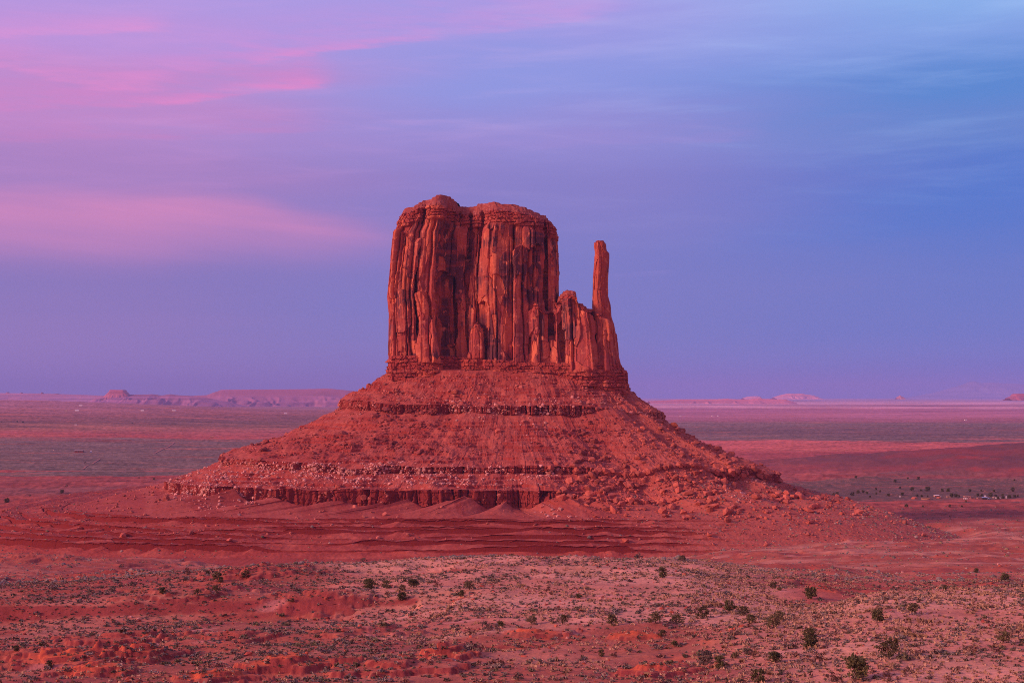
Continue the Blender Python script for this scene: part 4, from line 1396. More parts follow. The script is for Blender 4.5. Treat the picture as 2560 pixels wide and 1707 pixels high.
SH_NEAR = [shrub_arr(300 + k, 44, 0.5, 0.26) for k in range(8)]
SH_MID = [shrub_arr(330 + k, 18, 0.5, 0.42) for k in range(8)]
SH_FAR = [dome_arr(350 + k) for k in range(6)]
GRASS = [shrub_arr(370 + k, 8, 0.30, 0.55) for k in range(5)]
NS_ = 190000
near_n = 110000
sy = np.sqrt(RNG.uniform(380.0 ** 2, 1500.0 ** 2, NS_))
sy[:near_n] = np.sqrt(RNG.uniform(165.0 ** 2, 480.0 ** 2, near_n))
sx_ = (RNG.uniform(-140, 2700, NS_) - 1280) / F * sy
cl = fbm(sx_ / 11, sy / 10, 4, 601)
big_cl = fbm(sx_ / 60, sy / 45, 3, 607)
e_ = (np.abs(sx_) / np.where(sx_ > 0, 350, 480)) ** 3.6 + (np.abs(sy - 1210) / 312) ** 3.6
ok = (RNG.rand(NS_) < np.clip(0.22 + 0.12 * (1 - ss(sx_ / sy, -0.12, 0.02)) + 0.75 * cl + 0.55 * big_cl, 0.02, 0.9)) & (e_ > 0.99)
sx_, sy = sx_[ok], sy[ok]
sz = G(sx_, sy)
# and on the apron and lower right slope of the butte
aph = RNG.uniform(math.pi * 0.98, math.pi * 2.05, 30000)
at_ = RNG.uniform(KD["c_b"], KD["apron"] + 0.1, 30000)
ax_, ay_, az_ = talus_point(aph, at_)[:3]
w_ = np.where(at_ > KD["toe"], 0.42, 0.0) + 0.6 * ss(ax_, 70, 160) * ss(-az_, 35, 75)
ok = (RNG.rand(30000) < w_ * np.clip(0.5 + fbm(ax_ / 18, ay_ / 18, 3, 611), 0.1, 1))
sx_, sy, sz = np.concatenate([sx_, ax_[ok]]), np.concatenate([sy, ay_[ok]]), np.concatenate([sz, az_[ok]])
ssz = np.clip(RNG.lognormal(-0.52, 0.42, len(sx_)), 0.28, 2.1) * (1 + 0.35 * ss(sy, 400, 900))
gr = fbm(sx_ / 22, sy / 16, 3, 617)
typ = RNG.rand(len(sx_)) + 0.55 * gr
SC = np.array([(.20, .175, .15), (.14, .13, .09), (.24, .19, .10), (.24, .13, .10), (.30, .24, .19)])
order = np.argsort(-ssz / sy)
solo_s = order[:290]
solo_set = np.zeros(len(sx_), bool)
solo_set[solo_s] = True
NSH = len(sx_)
ci = np.where(typ < .4, 0, np.where(typ < .62, 1, np.where(typ < .78, 4, np.where(typ < .86, 3, 2))))
shc = SC[ci] * RNG.uniform(.65, 1.15, (NSH, 1))
ang_ = RNG.uniform(0, 6.28, NSH)
zero = np.zeros(NSH)
is_g = (typ > 0.80) & (sy < 540) & ~solo_set
shape_i = np.where(sy < 430, np.arange(NSH) % 6, 6 + np.arange(NSH) % 6)
s_i = ~is_g & ~solo_set
o = merge("sagebrush", SH_MID[:6] + SH_FAR, shape_i[s_i], sx_[s_i], sy[s_i], sz[s_i] - 0.03, ssz[s_i] * np.where(sy[s_i] < 430, 1.0, 1.2), ang_[s_i], zero[s_i], shc[s_i], M_sage)
tag(o, "countless small grey-green desert shrubs dotted over the red ground", "shrubs", kind="stuff")
# grass tufts, thick on the pale sand
NG = 90000
gy = np.sqrt(RNG.uniform(165.0 ** 2, 470.0 ** 2, NG))
gx = (RNG.uniform(-140, 2700, NG) - 1280) / F * gy
gu = 1280 + F * gx / gy
gd = fbm(gx / 20, gy / 15, 4, 621) + 0.45 * ss(gu, 1500, 2000) + 0.25 * ss(gu, 800, 1100) - 0.1 - 0.5 * ss(gu, 1850, 2000) * ss(gy, 296, 310)
gok = RNG.rand(NG) < np.clip(0.06 + 0.85 * gd, 0.0, 0.75)
gx, gy = gx[gok], gy[gok]
gz = G(gx, gy)
ng = len(gx)
hum = ss(fbm(gx / 9, gy / 7, 3, 627), 0.1, 0.5)
gcol = (np.array((.37, .25, .17)) + (np.array((.25, .165, .10)) - np.array((.37, .25, .17))) * hum[:, None]) * RNG.uniform(.75, 1.2, (ng, 1))
o = merge("dry_grass", GRASS, RNG.randint(5, size=ng), gx, gy, gz - 0.02, RNG.uniform(.45, 1.0, ng) * (1 + 0.6 * hum), RNG.uniform(0, 6.28, ng), np.zeros(ng), gcol, M_sage)
tag(o, "yellowish dry grass tufts among the shrubs on the sand", "grass", kind="stuff")
M_sh = [plain_mat("sage_grey", (.17, .155, .13), (.25, .21, .175), 3.0, 0.95, 0.5), plain_mat("sage_green", (.11, .11, .065), (.18, .165, .10), 3.0, 0.95, 0.5), plain_mat("brown_brush", (.19, .105, .085), (.28, .16, .12), 3.0, 0.95, 0.5)]
sh_meshes = []
for k in range(3):
    L_ = []
    for V_, F_ in SH_NEAR:
        me = mesh_np("desert_shrub", V_, F_)
        me.materials.append(M_sh[k])
        L_.append(me)
    sh_meshes.append(L_)
SL = [("low grey sagebrush clump on the near red ground", "grey sagebrush clumps on the near slope"),
      ("low dark green desert shrub on the near red ground", "dark green shrubs on the near slope"),
      ("low brownish brittle brush clump on the near red ground", "brown brush clumps on the near slope")]
proto_s = bpy.data.objects.new("desert_shrub", sh_meshes[0][0])
for i in solo_s:
    k = 0 if typ[i] < .5 else 1 if typ[i] < .8 else 2
    ob = proto_s.copy()
    ob.data = sh_meshes[k][RNG.randint(8)]
    s_ = float(ssz[i])
    ob.location = (sx_[i], sy[i], sz[i] - 0.03)
    ob.scale = (s_ * RNG.uniform(.9, 1.3), s_ * RNG.uniform(.9, 1.2), s_)
    ob.rotation_euler = (0, 0, RNG.uniform(0, 6.28))
    COL.objects.link(ob)
    tag(ob, SL[k][0], "shrub", SL[k][1])

NP = 60000
py_ = np.sqrt(RNG.uniform(165.0 ** 2, 700.0 ** 2, NP))
px_s = (RNG.uniform(-140, 2700, NP) - 1280) / F * py_
pd = fbm(px_s / 14, py_ / 12, 4, 641) + 0.25 * (1 - ss(1280 + F * px_s / py_, 1300, 2000)) - 0.1
pok = RNG.rand(NP) < np.clip(pd * 0.9, 0, 0.6)
px_s, py_ = px_s[pok], py_[pok]
pn = len(px_s)
pc = np.array([(.40, .11, .07), (.28, .07, .055), (.52, .27, .22)])[RNG.choice(3, size=pn, p=(.5, .35, .15))] * RNG.uniform(.7, 1.2, (pn, 1))
o = merge("loose_stones", ROCK_ARR, RNG.randint(len(ROCKS), size=pn), px_s, py_, G(px_s, py_) + 0.04, np.clip(RNG.exponential(.30, pn) + .18, .2, 1.6), RNG.uniform(0, 6.28, pn), RNG.uniform(-.3, .3, pn), pc, M_rubble)
tag(o, "small loose red stones scattered over the bare near slopes", "stones", kind="stuff")

# ------------------------------------------------------------------ junipers
M_trunk = plain_mat("juniper_bark", (.09, .05, .04), (.17, .10, .08), 4.0)
M_leaf = {"dense": plain_mat("juniper_green", (.065, .070, .030), (.125, .120, .052), 1.5, 0.9, 0.5),
          "open": plain_mat("juniper_olive", (.085, .08, .038), (.15, .13, .065), 1.5, 0.9, 0.5),
          "ragged": plain_mat("dry_brush_brown", (.11, .055, .045), (.17, .085, .065), 1.5, 0.9, 0.4),
          "grey": plain_mat("brush_grey", (.10, .09, .075), (.15, .13, .105), 1.5, 0.9, 0.4)}


def tube(V, Fi, pts, r0, r1, n=5):
    b = len(V)
    m_ = len(pts)
    for k, p in enumerate(pts):
        r = r0 + (r1 - r0) * k / (m_ - 1)
        for j in range(n):
            a = 2 * math.pi * j / n
            V.append((p[0] + r * math.cos(a), p[1] + r * math.sin(a), p[2]))
    for k in range(m_ - 1):
        for j in range(n):
            a, c = b + k * n + j, b + k * n + (j + 1) % n
            Fi += [(a, c, c + n), (a, c + n, a + n)]


def juniper_meshes(seed, style):
    """unit-wide tree: crown of many small leaf sprays in clumps, twisted trunk with limbs"""
    r = np.random.RandomState(seed)
    hgt = {"dense": 0.86, "open": 0.78, "ragged": 0.70, "grey": 0.62}[style] * r.uniform(.9, 1.15)
    nc, per, leaf = {"dense": (44, 28, .085), "open": (30, 24, .085), "ragged": (16, 22, .075), "grey": (16, 24, .085)}[style]
    V, Fi, tips = [], [], []
    for k in range(nc):
        a = r.uniform(0, 2 * math.pi)
        zz = r.uniform(.13 if style == "dense" else .22, .92)
        prof = math.sqrt(max(0.02, 1 - ((zz - .46) / .54) ** 2))
        rr = .40 * prof * math.sqrt(r.uniform(.12 if style == "dense" else .3, 1)) * r.uniform(.65, 1.3)
        c = np.array([rr * math.cos(a), rr * math.sin(a) , zz * hgt])
        tips.append(c)
        cr = r.uniform(.08, .13) if style == "dense" else r.uniform(.07, .14)
        for _ in range(per):
            p = c + r.normal(size=3) * cr * np.array([.62, .62, .45])
            p[2] = max(p[2], 0.015)
            a1 = r.normal(size=3); a1 /= np.linalg.norm(a1)
            a2 = np.cross(a1, r.normal(size=3)); a2 /= np.linalg.norm(a2)
            s_ = leaf * r.uniform(.6, 1.2)
            b = len(V)
            V += [p - a1 * s_ * .5, p + a1 * s_ * .5, p + a2 * s_ * .85]
            Fi.append((b, b + 1, b + 2))
    crown = mesh_np("crown", np.array(V), np.array(Fi))
    crown.materials.append(M_leaf[style])
    TV, TF = [], []
    lean = r.uniform(-.10, .10, 2)
    top = np.array([lean[0], lean[1], hgt * .55])
    tube(TV, TF, [(0, 0, -.06), (lean[0] * .2 + .015, lean[1] * .3, hgt * .2), tuple(top)], .05, .022)
    for c in tips[:: 3]:
        s0 = np.array([lean[0] * .3, lean[1] * .3, hgt * r.uniform(.12, .4)])
        mid = (s0 + c) / 2 + r.normal(size=3) * .03
        tube(TV, TF, [tuple(s0), tuple(mid), tuple(c)], .022, .007, 4)
    trunk = mesh_np("trunk", np.array(TV), np.array(TF))
    trunk.materials.append(M_trunk)
    return crown, trunk, hgt


TREES = {st: [juniper_meshes(700 + 31 * q + k, st) for k in range(6)] for q, st in enumerate(("dense", "open", "ragged", "grey"))}


def plant_tree(px, py, wpx, style, label, group=None, name=None, cat=None):
    x, y, z = ground_hit(px, py)
    z = float(G(np.array([x]), np.array([y]))[0])
    w = wpx / F * y
    cr, tr, hg = TREES[style][RNG.randint(6)]
    name = name or {"dense": "juniper_tree", "open": "juniper_tree", "ragged": "dry_bush", "grey": "brush_bush"}[style]
    e = empty(name, (x, y, z - 0.03 * w), RNG.uniform(0, 6.28))
    e.scale = (w * 1.12, w * 1.12, w * 1.12 * RNG.uniform(.92, 1.08))
    link("crown", cr, None, e)
    link("trunk", tr, None, e)
    tag(e, label, cat or ("juniper" if style in ("dense", "open") else "bush"), group)
    return e


def z3(a, b): return 1700 + a / 2.735, 1200 + b / 2.735
def z2(a, b): return 860 + a / 2.735, 1200 + b / 2.735
def z1(a, b): return a / 2.735, 1200 + b / 2.735
def zr(a, b): return 2060 + a / 4.704, 960 + b / 4.704
def zl(a, b): return a / 4.704, 960 + b / 4.704


NEAR_TREES = [
    # right foreground
    (z3, 1210, 1358, 175, "dense", "biggest dark juniper, sprawling wide at the bottom edge of the sand slope"),
    (z3, 1435, 1218, 150, "open", "broad juniper with forked bare trunk on the sand, above the biggest dark one"),
    (z3, 886, 1080, 88, "dense", "upper one of two round dark junipers that overlap on the sand"),
    (z3, 886, 1152, 100, "dense", "lower one of two round dark junipers that overlap on the sand"),
    (z3, 1357, 955, 94, "dense", "dark dense juniper alone on the crest of the pale sand hill"),
    (z3, 1590, 910, 74, "open", "juniper leaning over a fallen trunk at the top of the pale sand hill"),
    (z3, 2212, 1116, 88, "open", "rounded juniper on the sand slope by the right edge of the photo"),
    (z3, 900, 812, 94, "dense", "tapering dark juniper beside a maroon bank below the scree slope"),
    (z3, 340, 896, 80, "dense", "squat dark juniper just below the maroon bank"),
    (z3, 150, 946, 92, "open", "wide ragged juniper left of the squat dark one below the maroon bank"),
    (z3, 432, 930, 76, "open", "olive juniper right of the squat dark one below the maroon bank"),
    (z3, 485, 978, 60, "dense", "small dark juniper in front of the olive one on the sand"),
    (z3, 670, 962, 74, "open", "windblown juniper with bare twisted trunk beside a red hollow"),
    (z3, 640, 1008, 92, "open", "low juniper leaning far to the left in front of the windblown one"),
    (z3, 652, 1240, 84, "dense", "upright dark juniper on bare sand between two brushy bushes"),
    (z3, 270, 1282, 88, "dense", "tall bright-topped juniper right of a grey twiggy thicket"),
    (z3, 535, 1386, 98, "dense", "dark juniper cut by the bottom edge, left of the biggest one"),
    (z3, 925, 1246, 112, "ragged", "wide brown bush on the sand below the two overlapping junipers"),
    (z3, 1075, 1384, 108, "ragged", "reddish dry bush against the left side of the biggest juniper"),
    (z3, 1400, 1366, 100, "ragged", "brownish dry bush right of the biggest juniper at the bottom"),
    (z3, 160, 1252, 140, "grey", "long thicket of grey twigs left of the tall bright-topped juniper"),
    (z3, 380, 1216, 52, "open", "slim dark juniper behind the grey twiggy thicket"),
    (z3, 460, 1192, 66, "grey", "twiggy grey bush behind the slim dark juniper"),
    (z3, 500, 1215, 66, "ragged", "reddish bare bush right of the slim dark juniper"),
    (z3, 55, 1072, 46, "ragged", "thin brown bush at the foot of the grassy rise"),
    (z3, 100, 1084, 46, "grey", "small grey-green bush beside the thin brown one"),
    (z3, 1485, 1296, 60, "grey", "small grey-green bush below the broad forked juniper"),
    (z3, 2220, 686, 66, "dense", "dark round juniper on the flat far right, behind the sand hill"),
    (z3, 2027, 635, 38, "dense", "small dark juniper behind the dark round one, far right flat"),
    (z3, 1812, 752, 32, "dense", "narrow dark juniper just behind the crest of the pale sand hill"),
    (z3, 1880, 738, 30, "grey", "little grey bush right of the narrow juniper behind the crest"),
    (z3, 680, 752, 28, "dense", "narrow upright juniper on the pale slope below the butte's scree"),
    (z3, 640, 738, 52, "open", "open-branched juniper left of the narrow upright one"),
    (z3, 565, 766, 42, "ragged", "brown bush in front of the open-branched juniper"),
    (z3, 1210, 850, 50, "grey", "grey-green bush where the grassy rise meets the red flat"),
    (z3, 940, 955, 64, "ragged", "reddish bush at the edge of the grassy rise"),
    # middle
    (z2, 175, 744, 82, "dense", "broad dark juniper, leftmost on the middle sand flat"),
    (z2, 290, 742, 66, "open", "thin open juniper right of the broad dark one"),
    (z2, 395, 823, 66, "dense", "round dark juniper nearest the camera on the middle sand flat"),
    (z2, 475, 729, 66, "dense", "round dark juniper at the back of the middle sand flat"),
    (z2, 402, 754, 48, "open", "little open juniper between the two round ones"),
    (z2, 300, 788, 46, "ragged", "small brown bush left of the nearest round juniper"),
    (z2, 640, 722, 66, "ragged", "scrubby brown bush right of the middle junipers"),
    (z2, 808, 797, 48, "dense", "egg-shaped dark juniper standing alone on bare sand"),
    (z2, 858, 752, 76, "open", "spreading grey-stemmed juniper behind the egg-shaped one"),
    (z2, 1070, 1006, 48, "dense", "dark column-shaped juniper by the red bank"),
    (z2, 1280, 980, 66, "open", "juniper with a visible trunk, right of the column-shaped one"),
    (z2, 1495, 982, 66, "open", "bushy juniper joined to a grey shrub on its left"),
    (z2, 1435, 980, 54, "grey", "grey shrub against the left of the bushy juniper"),
    (z2, 1830, 988, 96, "open", "umbrella-shaped juniper with a clear trunk on the orange sand"),
    (z2, 2130, 980, 90, "open", "spreading juniper right of the umbrella-shaped one"),
    (z2, 2272, 984, 76, "open", "double-crowned juniper at the right of the spreading one"),
    (z2, 2172, 1076, 60, "open", "ragged juniper in front of the spreading one"),
    (z2, 1385, 762, 54, "ragged", "brown leafless bush on the pale middle rise"),
    (z2, 1605, 809, 38, "dense", "small green juniper on the pale middle rise"),
    (z2, 2175, 671, 70, "dense", "dark domed juniper high on the pale middle rise"),
    (z2, 2130, 684, 46, "grey", "grey shrub left of the domed juniper on the rise"),
    (z2, 865, 1062, 72, "ragged", "olive-brown bush left of the green shrubs in the wash"),
    (z2, 985, 1032, 92, "grey", "wide olive shrub in the wash below the column-shaped juniper"),
    (z2, 860, 1132, 52, "grey", "tall grey bush at the edge of the wash"),
    (z2, 1845, 1217, 56, "ragged", "half-bare bush on the sand below the umbrella-shaped juniper"),
    (z2, 1760, 1211, 46, "dense", "small dark juniper left of the half-bare bush"),
    (z2, 1625, 1170, 46, "ragged", "bare twiggy bush left of the small dark juniper"),
    (z2, 2262, 1136, 46, "dense", "small olive juniper near the red knoll on the right"),
    (z2, 2020, 1086, 36, "grey", "small grey bush between the umbrella and ragged junipers"),
    (z2, 1195, 1366, 80, "grey", "large grey-green shrub at the bottom centre beside the wash"),
    (z2, 30, 559, 38, "dense", "dark little juniper at the foot of the red terraces, left one"),
    (z2, 92, 561, 36, "dense", "dark little juniper at the foot of the terraces, beside a grey shrub"),
    (z2, 135, 562, 46, "grey", "grey shrub beside the little junipers under the terraces"),
    (z2, 2020, 537, 64, "grey", "grey-green shrub on the skyline of the pale middle rise"),
    (z2, 2310, 557, 52, "open", "low juniper on the right shoulder of the pale middle rise"),
    (z2, 1960, 1176, 46, "grey", "grey bush on the sand right of the half-bare one"),
    # left
    (z1, 1485, 692, 76, "open", "wide olive juniper with a dark small one at its right"),
    (z1, 1508, 699, 38, "dense", "small dark cone juniper touching the wide olive one"),
    (z1, 1680, 669, 66, "open", "mushroom-shaped juniper with bent trunk on bare sand"),
    (z1, 1105, 772, 52, "dense", "round dark juniper on bare sand left of centre"),
    (z1, 1478, 772, 56, "open", "olive juniper below the wide one with the cone at its side"),
    (z1, 1350, 787, 52, "open", "thin-crowned juniper left of the olive one"),
    (z1, 910, 723, 56, "grey", "low green shrub at the tip of the maroon bank"),
    (z1, 818, 733, 52, "grey", "yellow-green shrub left of the low green one"),
    (z1, 1280, 641, 62, "ragged", "reddish-brown bush at the back of the left sand flat"),
    (z1, 1420, 636, 24, "dense", "tiny dark juniper behind the wide olive one"),
    (z1, 1145, 702, 50, "grey", "grey shrub left of centre behind the round dark juniper"),
    (z1, 1255, 696, 48, "grey", "grey shrub right of its twin behind the round dark juniper"),
    (z1, 830, 601, 40, "grey", "grey bush on the far edge of the left slope"),
    (z1, 765, 774, 62, "grey", "spreading grey shrub in the gully on the left"),
    (z1, 1995, 831, 36, "open", "small olive juniper beside a red rocky knob"),
    (z1, 340, 1287, 62, "dense", "dark shrubby juniper among orange ledges at the lower left"),
    (z1, 1385, 1317, 52, "grey", "grey-green shrub in the dry gully at the bottom left"),
    (z1, 1790, 1197, 46, "grey", "grey-green shrub beside the pale dry wash"),
    (z1, 250, 1372, 46, "grey", "olive shrub at the bottom edge near the lower left corner"),
    (z1, 110, 1172, 42, "dense", "small dark green shrub near the left edge above the orange ledges"),
]
for fn, a, b, wz, st, lab in NEAR_TREES:
    px_, py_ = fn(a, b)
    plant_tree(px_, py_, wz / 2.735, st, lab, "junipers and brush on the near slope")
# trees on the plain behind the butte and round the settlement
FAR_TREES = [(925, 1306, 40), (760, 1314, 38), (615, 1296, 26), (335, 1312, 48), (400, 1280, 42), (155, 1302, 36), (115, 1306, 34), (1035, 1256, 50), (1220, 1256, 62), (610, 1244, 28), (895, 1230, 30), (840, 1154, 42),
             (375, 1106, 32), (985, 1116, 26), (1110, 1120, 38), (2240, 1134, 24), (970, 1444, 44), (1480, 1446, 34), (1620, 1446, 26), (540, 1332, 26), (1715, 1264, 36), (1850, 1258, 24), (2000, 1266, 30), (2220, 1264, 50), (1140, 1256, 28),
             (1390, 1262, 40), (1460, 1264, 50), (1670, 1388, 22), (1165, 1446, 28), (660, 1272, 26), (460, 1276, 36), (505, 1292, 34)]
for a, b, wz in FAR_TREES:
    px_, py_ = zr(a, b)
    plant_tree(px_, py_, wz / 4.704, "dense", "small dark tree dotted on the sage flat behind the butte, right side", "trees on the right-hand flat")
TOWN_TREES = [(1500, 1330, 48), (1548, 1328, 50), (1585, 1328, 30), (1810, 1316, 36), (1856, 1320, 34), (1962, 1318, 54), (2044, 1352, 40), (2110, 1346, 34), (2180, 1338, 46), (2240, 1330, 40), (2100, 1318, 32), (1095, 1326, 34), (1150, 1326, 30), (1218, 1326, 22), (2280, 1326, 28), (2020, 1322, 36)]
for a, b, wz in TOWN_TREES:
    px_, py_ = zr(a, b)
    plant_tree(px_, py_, wz / 4.704, "dense", "dark tree among the houses of the small settlement right of the butte", "trees of the settlement")
for k, (px_, py_, w_) in enumerate([(438, 1237, 9), (400, 1227, 6), (347, 1196, 6), (385, 1199, 5), (212, 1158, 6), (18, 1257, 15), (74, 1241, 8), (155, 1232, 10), (166, 1216, 8), (200, 1246, 9), (330, 1059, 6), (57, 1057, 5), (4, 1056, 4), (43, 1055, 4), (1100, 0, 0)][:-1]):
    plant_tree(px_, py_, w_, "dense" if k % 2 else "grey", "small bush standing alone on the flat plain left of the butte", "bushes on the left plain", name="plain_bush", cat="bush")

# ------------------------------------------------------------------ houses, sheds and vehicles, far away
def pmat(name, c, rough=0.7):
    return plain_mat(name, tuple(v * 0.85 for v in c), c, 1.5, rough, 0.0, 0.25)


MT = {k: pmat(n, c) for k, n, c in [("white", "white_paint", (.78, .76, .74)), ("cream", "cream_stucco", (.62, .50, .40)), ("tan", "tan_stucco", (.48, .27, .18)), ("red", "barn_red", (.20, .035, .035)), ("grey", "grey_shingle", (.26, .23, .24)),
                                   ("brown", "brown_boards", (.16, .085, .065)), ("black", "dark_siding", (.035, .035, .05)), ("blue", "blue_metal", (.30, .42, .62)), ("glass", "dark_glass", (.03, .035, .05)), ("earth", "earth_plaster", (.42, .13, .075)),
                                   ("tyre", "black_rubber", (.02, .02, .02)), ("pink", "rose_stucco", (.55, .28, .24)), ("steel", "galvanised_steel", (.55, .56, .60))]}


def boxes(name, L, mat, parent):
    """one mesh of boxes (x0,x1,y0,y1,z0,z1)"""
    bm = bmesh.new()
    for x0, x1, y0, y1, z0, z1 in L:
        vs = [bm.verts.new(p) for p in ((x0, y0, z0), (x1, y0, z0), (x1, y1, z0), (x0, y1, z0), (x0, y0, z1), (x1, y0, z1), (x1, y1, z1), (x0, y1, z1))]
        for f in ((0, 3, 2, 1), (4, 5, 6, 7), (0, 1, 5, 4), (1, 2, 6, 5), (2, 3, 7, 6), (3, 0, 4, 7)):
            bm.faces.new([vs[i] for i in f])
    me = bpy.data.meshes.new(name)
    bm.to_mesh(me); bm.free()
    return link(name, me, mat, parent)


def prism(name, w, d, z0, h, over, mat, parent):
    """gable roof with eaves"""
    bm = bmesh.new()
    a, b = w / 2 + over, d / 2 + over
    P = [(-a, -b, z0), (a, -b, z0), (a, b, z0), (-a, b, z0), (-a, 0, z0 + h), (a, 0, z0 + h)]
    Q = [(p[0], p[1], p[2] - 0.18) for p in P]
    vs = [bm.verts.new(p) for p in P] + [bm.verts.new(p) for p in Q]
    for f in ((0, 1, 5, 4), (2, 3, 4, 5), (0, 4, 10, 6), (4, 3, 9, 10), (1, 7, 11, 5), (5, 11, 8, 2), (0, 6, 7, 1), (2, 8, 9, 3), (6, 10, 11, 7), (8, 11, 10, 9)):
        bm.faces.new([vs[i] for i in f])
    bmesh.ops.recalc_face_normals(bm, faces=bm.faces)
    me = bpy.data.meshes.new(name)
    bm.to_mesh(me); bm.free()
    return link(name, me, mat, parent)


def cyl(name, r, x, y, z, depth, mat, parent, axis='y', n=14):
    bm = bmesh.new()
    bmesh.ops.create_cone(bm, cap_ends=True, segments=n, radius1=r, radius2=r, depth=depth)
    if axis == 'y':
        bmesh.ops.rotate(bm, verts=bm.verts, cent=(0, 0, 0), matrix=Matrix.Rotation(math.pi / 2, 3, 'X'))
    bmesh.ops.translate(bm, verts=bm.verts, vec=(x, y, z))
    me = bpy.data.meshes.new(name)
    bm.to_mesh(me); bm.free()
    return link(name, me, mat, parent)


def at(px, py, wpx):
    x, y, z = ground_hit(px, py)
    z = float(G(np.array([x]), np.array([y]))[0])
    return x, y, z, wpx / F * y


def house(px, py, wpx, hr, wall, roof, label, group=None, rz=0.0, gable=True, name="house", cat="house", dr=0.6, windows=True):
    """wall with door and windows set proud of it, roof with eaves; hr = wall height / width"""
    x, y, z, w = at(px, py, wpx)
    e = empty(name, (x, y, z - 0.3), rz)
    d, h = w * dr, w * hr + 0.3
    boxes("wall", [(-w / 2, w / 2, -d / 2, d / 2, -1.0, h)], MT[wall], e)
    if gable:
        prism("roof", w, d, h + 0.2, w * 0.11, w * 0.04, MT[roof], e)
    else:
        boxes("roof", [(-w / 2 - .2, w / 2 + .2, -d / 2 - .2, d / 2 + .2, h + 0.003, h + 0.35)], MT[roof], e)
    if windows:
        boxes("door", [(-w * .06, w * .06, -d / 2 - .05, -d / 2 - .003, 0.3, h * .78)], MT["black"], e)
        for sx in (-.30, .28):
            boxes("window", [(w * (sx - .06), w * (sx + .06), -d / 2 - .05, -d / 2 - .003, h * .45, h * .75)], MT["glass"], e)
    tag(e, label, cat, group)
    return e


def vehicle(px, py, wpx, body, label, kind="pickup", rz=0.0, group=None):
    x, y, z, w = at(px, py, wpx)
    nm = {"pickup": "pickup_truck", "van": "van", "trailer": "trailer", "car": "parked_car"}[kind]
    e = empty(nm, (x, y, z), rz)
    h, d = w * .34, w * .40
    if kind == "pickup":
        boxes("body", [(-w / 2, w / 2, -d / 2, d / 2, h * .35, h * .72)], MT[body], e)
        boxes("cab", [(-w * .22, w * .14, -d * .46, d * .46, h * .72 + .003, h * 1.18)], MT[body], e)
        boxes("window", [(-w * .18, w * .10, -d * .47, d * .47, h * .80, h * 1.08)], MT["glass"], e)
    elif kind == "car":
        boxes("body", [(-w / 2, w / 2, -d / 2, d / 2, h * .3, h * .68)], MT[body], e)
        boxes("cab", [(-w * .28, w * .26, -d * .44, d * .44, h * .68 + .003, h * 1.05)], MT[body], e)
        boxes("window", [(-w * .24, w * .22, -d * .45, d * .45, h * .74, h * .96)], MT["glass"], e)
    else:
        boxes("body", [(-w / 2, w / 2, -d / 2, d / 2, h * .3, h * 1.45)], MT[body], e)
        for sx in (-.28, .22):
            boxes("window", [(w * (sx - .1), w * (sx + .1), -d / 2 - .04, -d / 2 - .003, h * .8, h * 1.2)], MT["glass"], e)
    for sx in (-.32, .32):
        for sy_ in (-1, 1):
            cyl("wheel", h * .30, w * sx, sy_ * d * .44, h * .28, d * .14, MT["tyre"], e)
    tag(e, label, {"pickup": "pickup truck", "van": "van", "trailer": "trailer", "car": "car"}[kind], group)
    return e


def hogan(px, py, wpx, label):
    x, y, z, w = at(px, py, wpx)
    e = empty("hogan", (x, y, z - .2))
    V, n, m_ = [], 20, 8
    for j in range(m_ + 1):
        t = j / m_
        r = w / 2 * math.cos(t * math.pi / 2) ** .7 if j < m_ else 0.02
        for k in range(n):
            a = 2 * math.pi * k / n
            V.append((r * math.cos(a), r * math.sin(a), w * .34 * math.sin(t * math.pi / 2)))
    Fq = [(j * n + k, j * n + (k + 1) % n, (j + 1) * n + (k + 1) % n, (j + 1) * n + k) for j in range(m_) for k in range(n)]
    me = mesh_np("dome", np.array(V), np.array(Fq), smooth=True)
    link("dome", me, MT["earth"], e)
    boxes("door", [(-w * .07, w * .07, -w * .5, -w * .40, 0, w * .20)], MT["brown"], e)
    tag(e, label, "hogan", "earth hogans of the settlement")
    return e


def corral(px, py, wpx, hpx, label):
    x, y, z, w = at(px, py, wpx)
    h = hpx / F * y
    e = empty("corral", (x, y, z - .2))
    n = 26
    for k in range(n):
        a = 2 * math.pi * k / n
        cyl("post", .16, w / 2 * math.cos(a), w / 2 * math.sin(a), h / 2, h * 1.1, MT["brown"], e, axis='z', n=6)
    bm = bmesh.new()
    for lv in (.2, .4, .6, .8):
        for k in range(n):
            a0, a1 = 2 * math.pi * k / n, 2 * math.pi * (k + 1) / n
            for r0 in (w / 2 + .17,):
                q = [bm.verts.new((r0 * math.cos(a), r0 * math.sin(a), zz)) for a, zz in ((a0, h * lv), (a1, h * lv), (a1, h * (lv + .13)), (a0, h * (lv + .13)))]
                q2 = [bm.verts.new((v.co.x * .985, v.co.y * .985, v.co.z)) for v in q]
                bm.faces.new(q); bm.faces.new(q2[::-1])
                bm.faces.new((q[3], q[2], q2[2], q2[3])); bm.faces.new((q[0], q2[0], q2[1], q[1]))
    me = bpy.data.meshes.new("rail")
    bm.to_mesh(me); bm.free()
    link("rail", me, MT["tan"], e)
    tag(e, label, "corral")


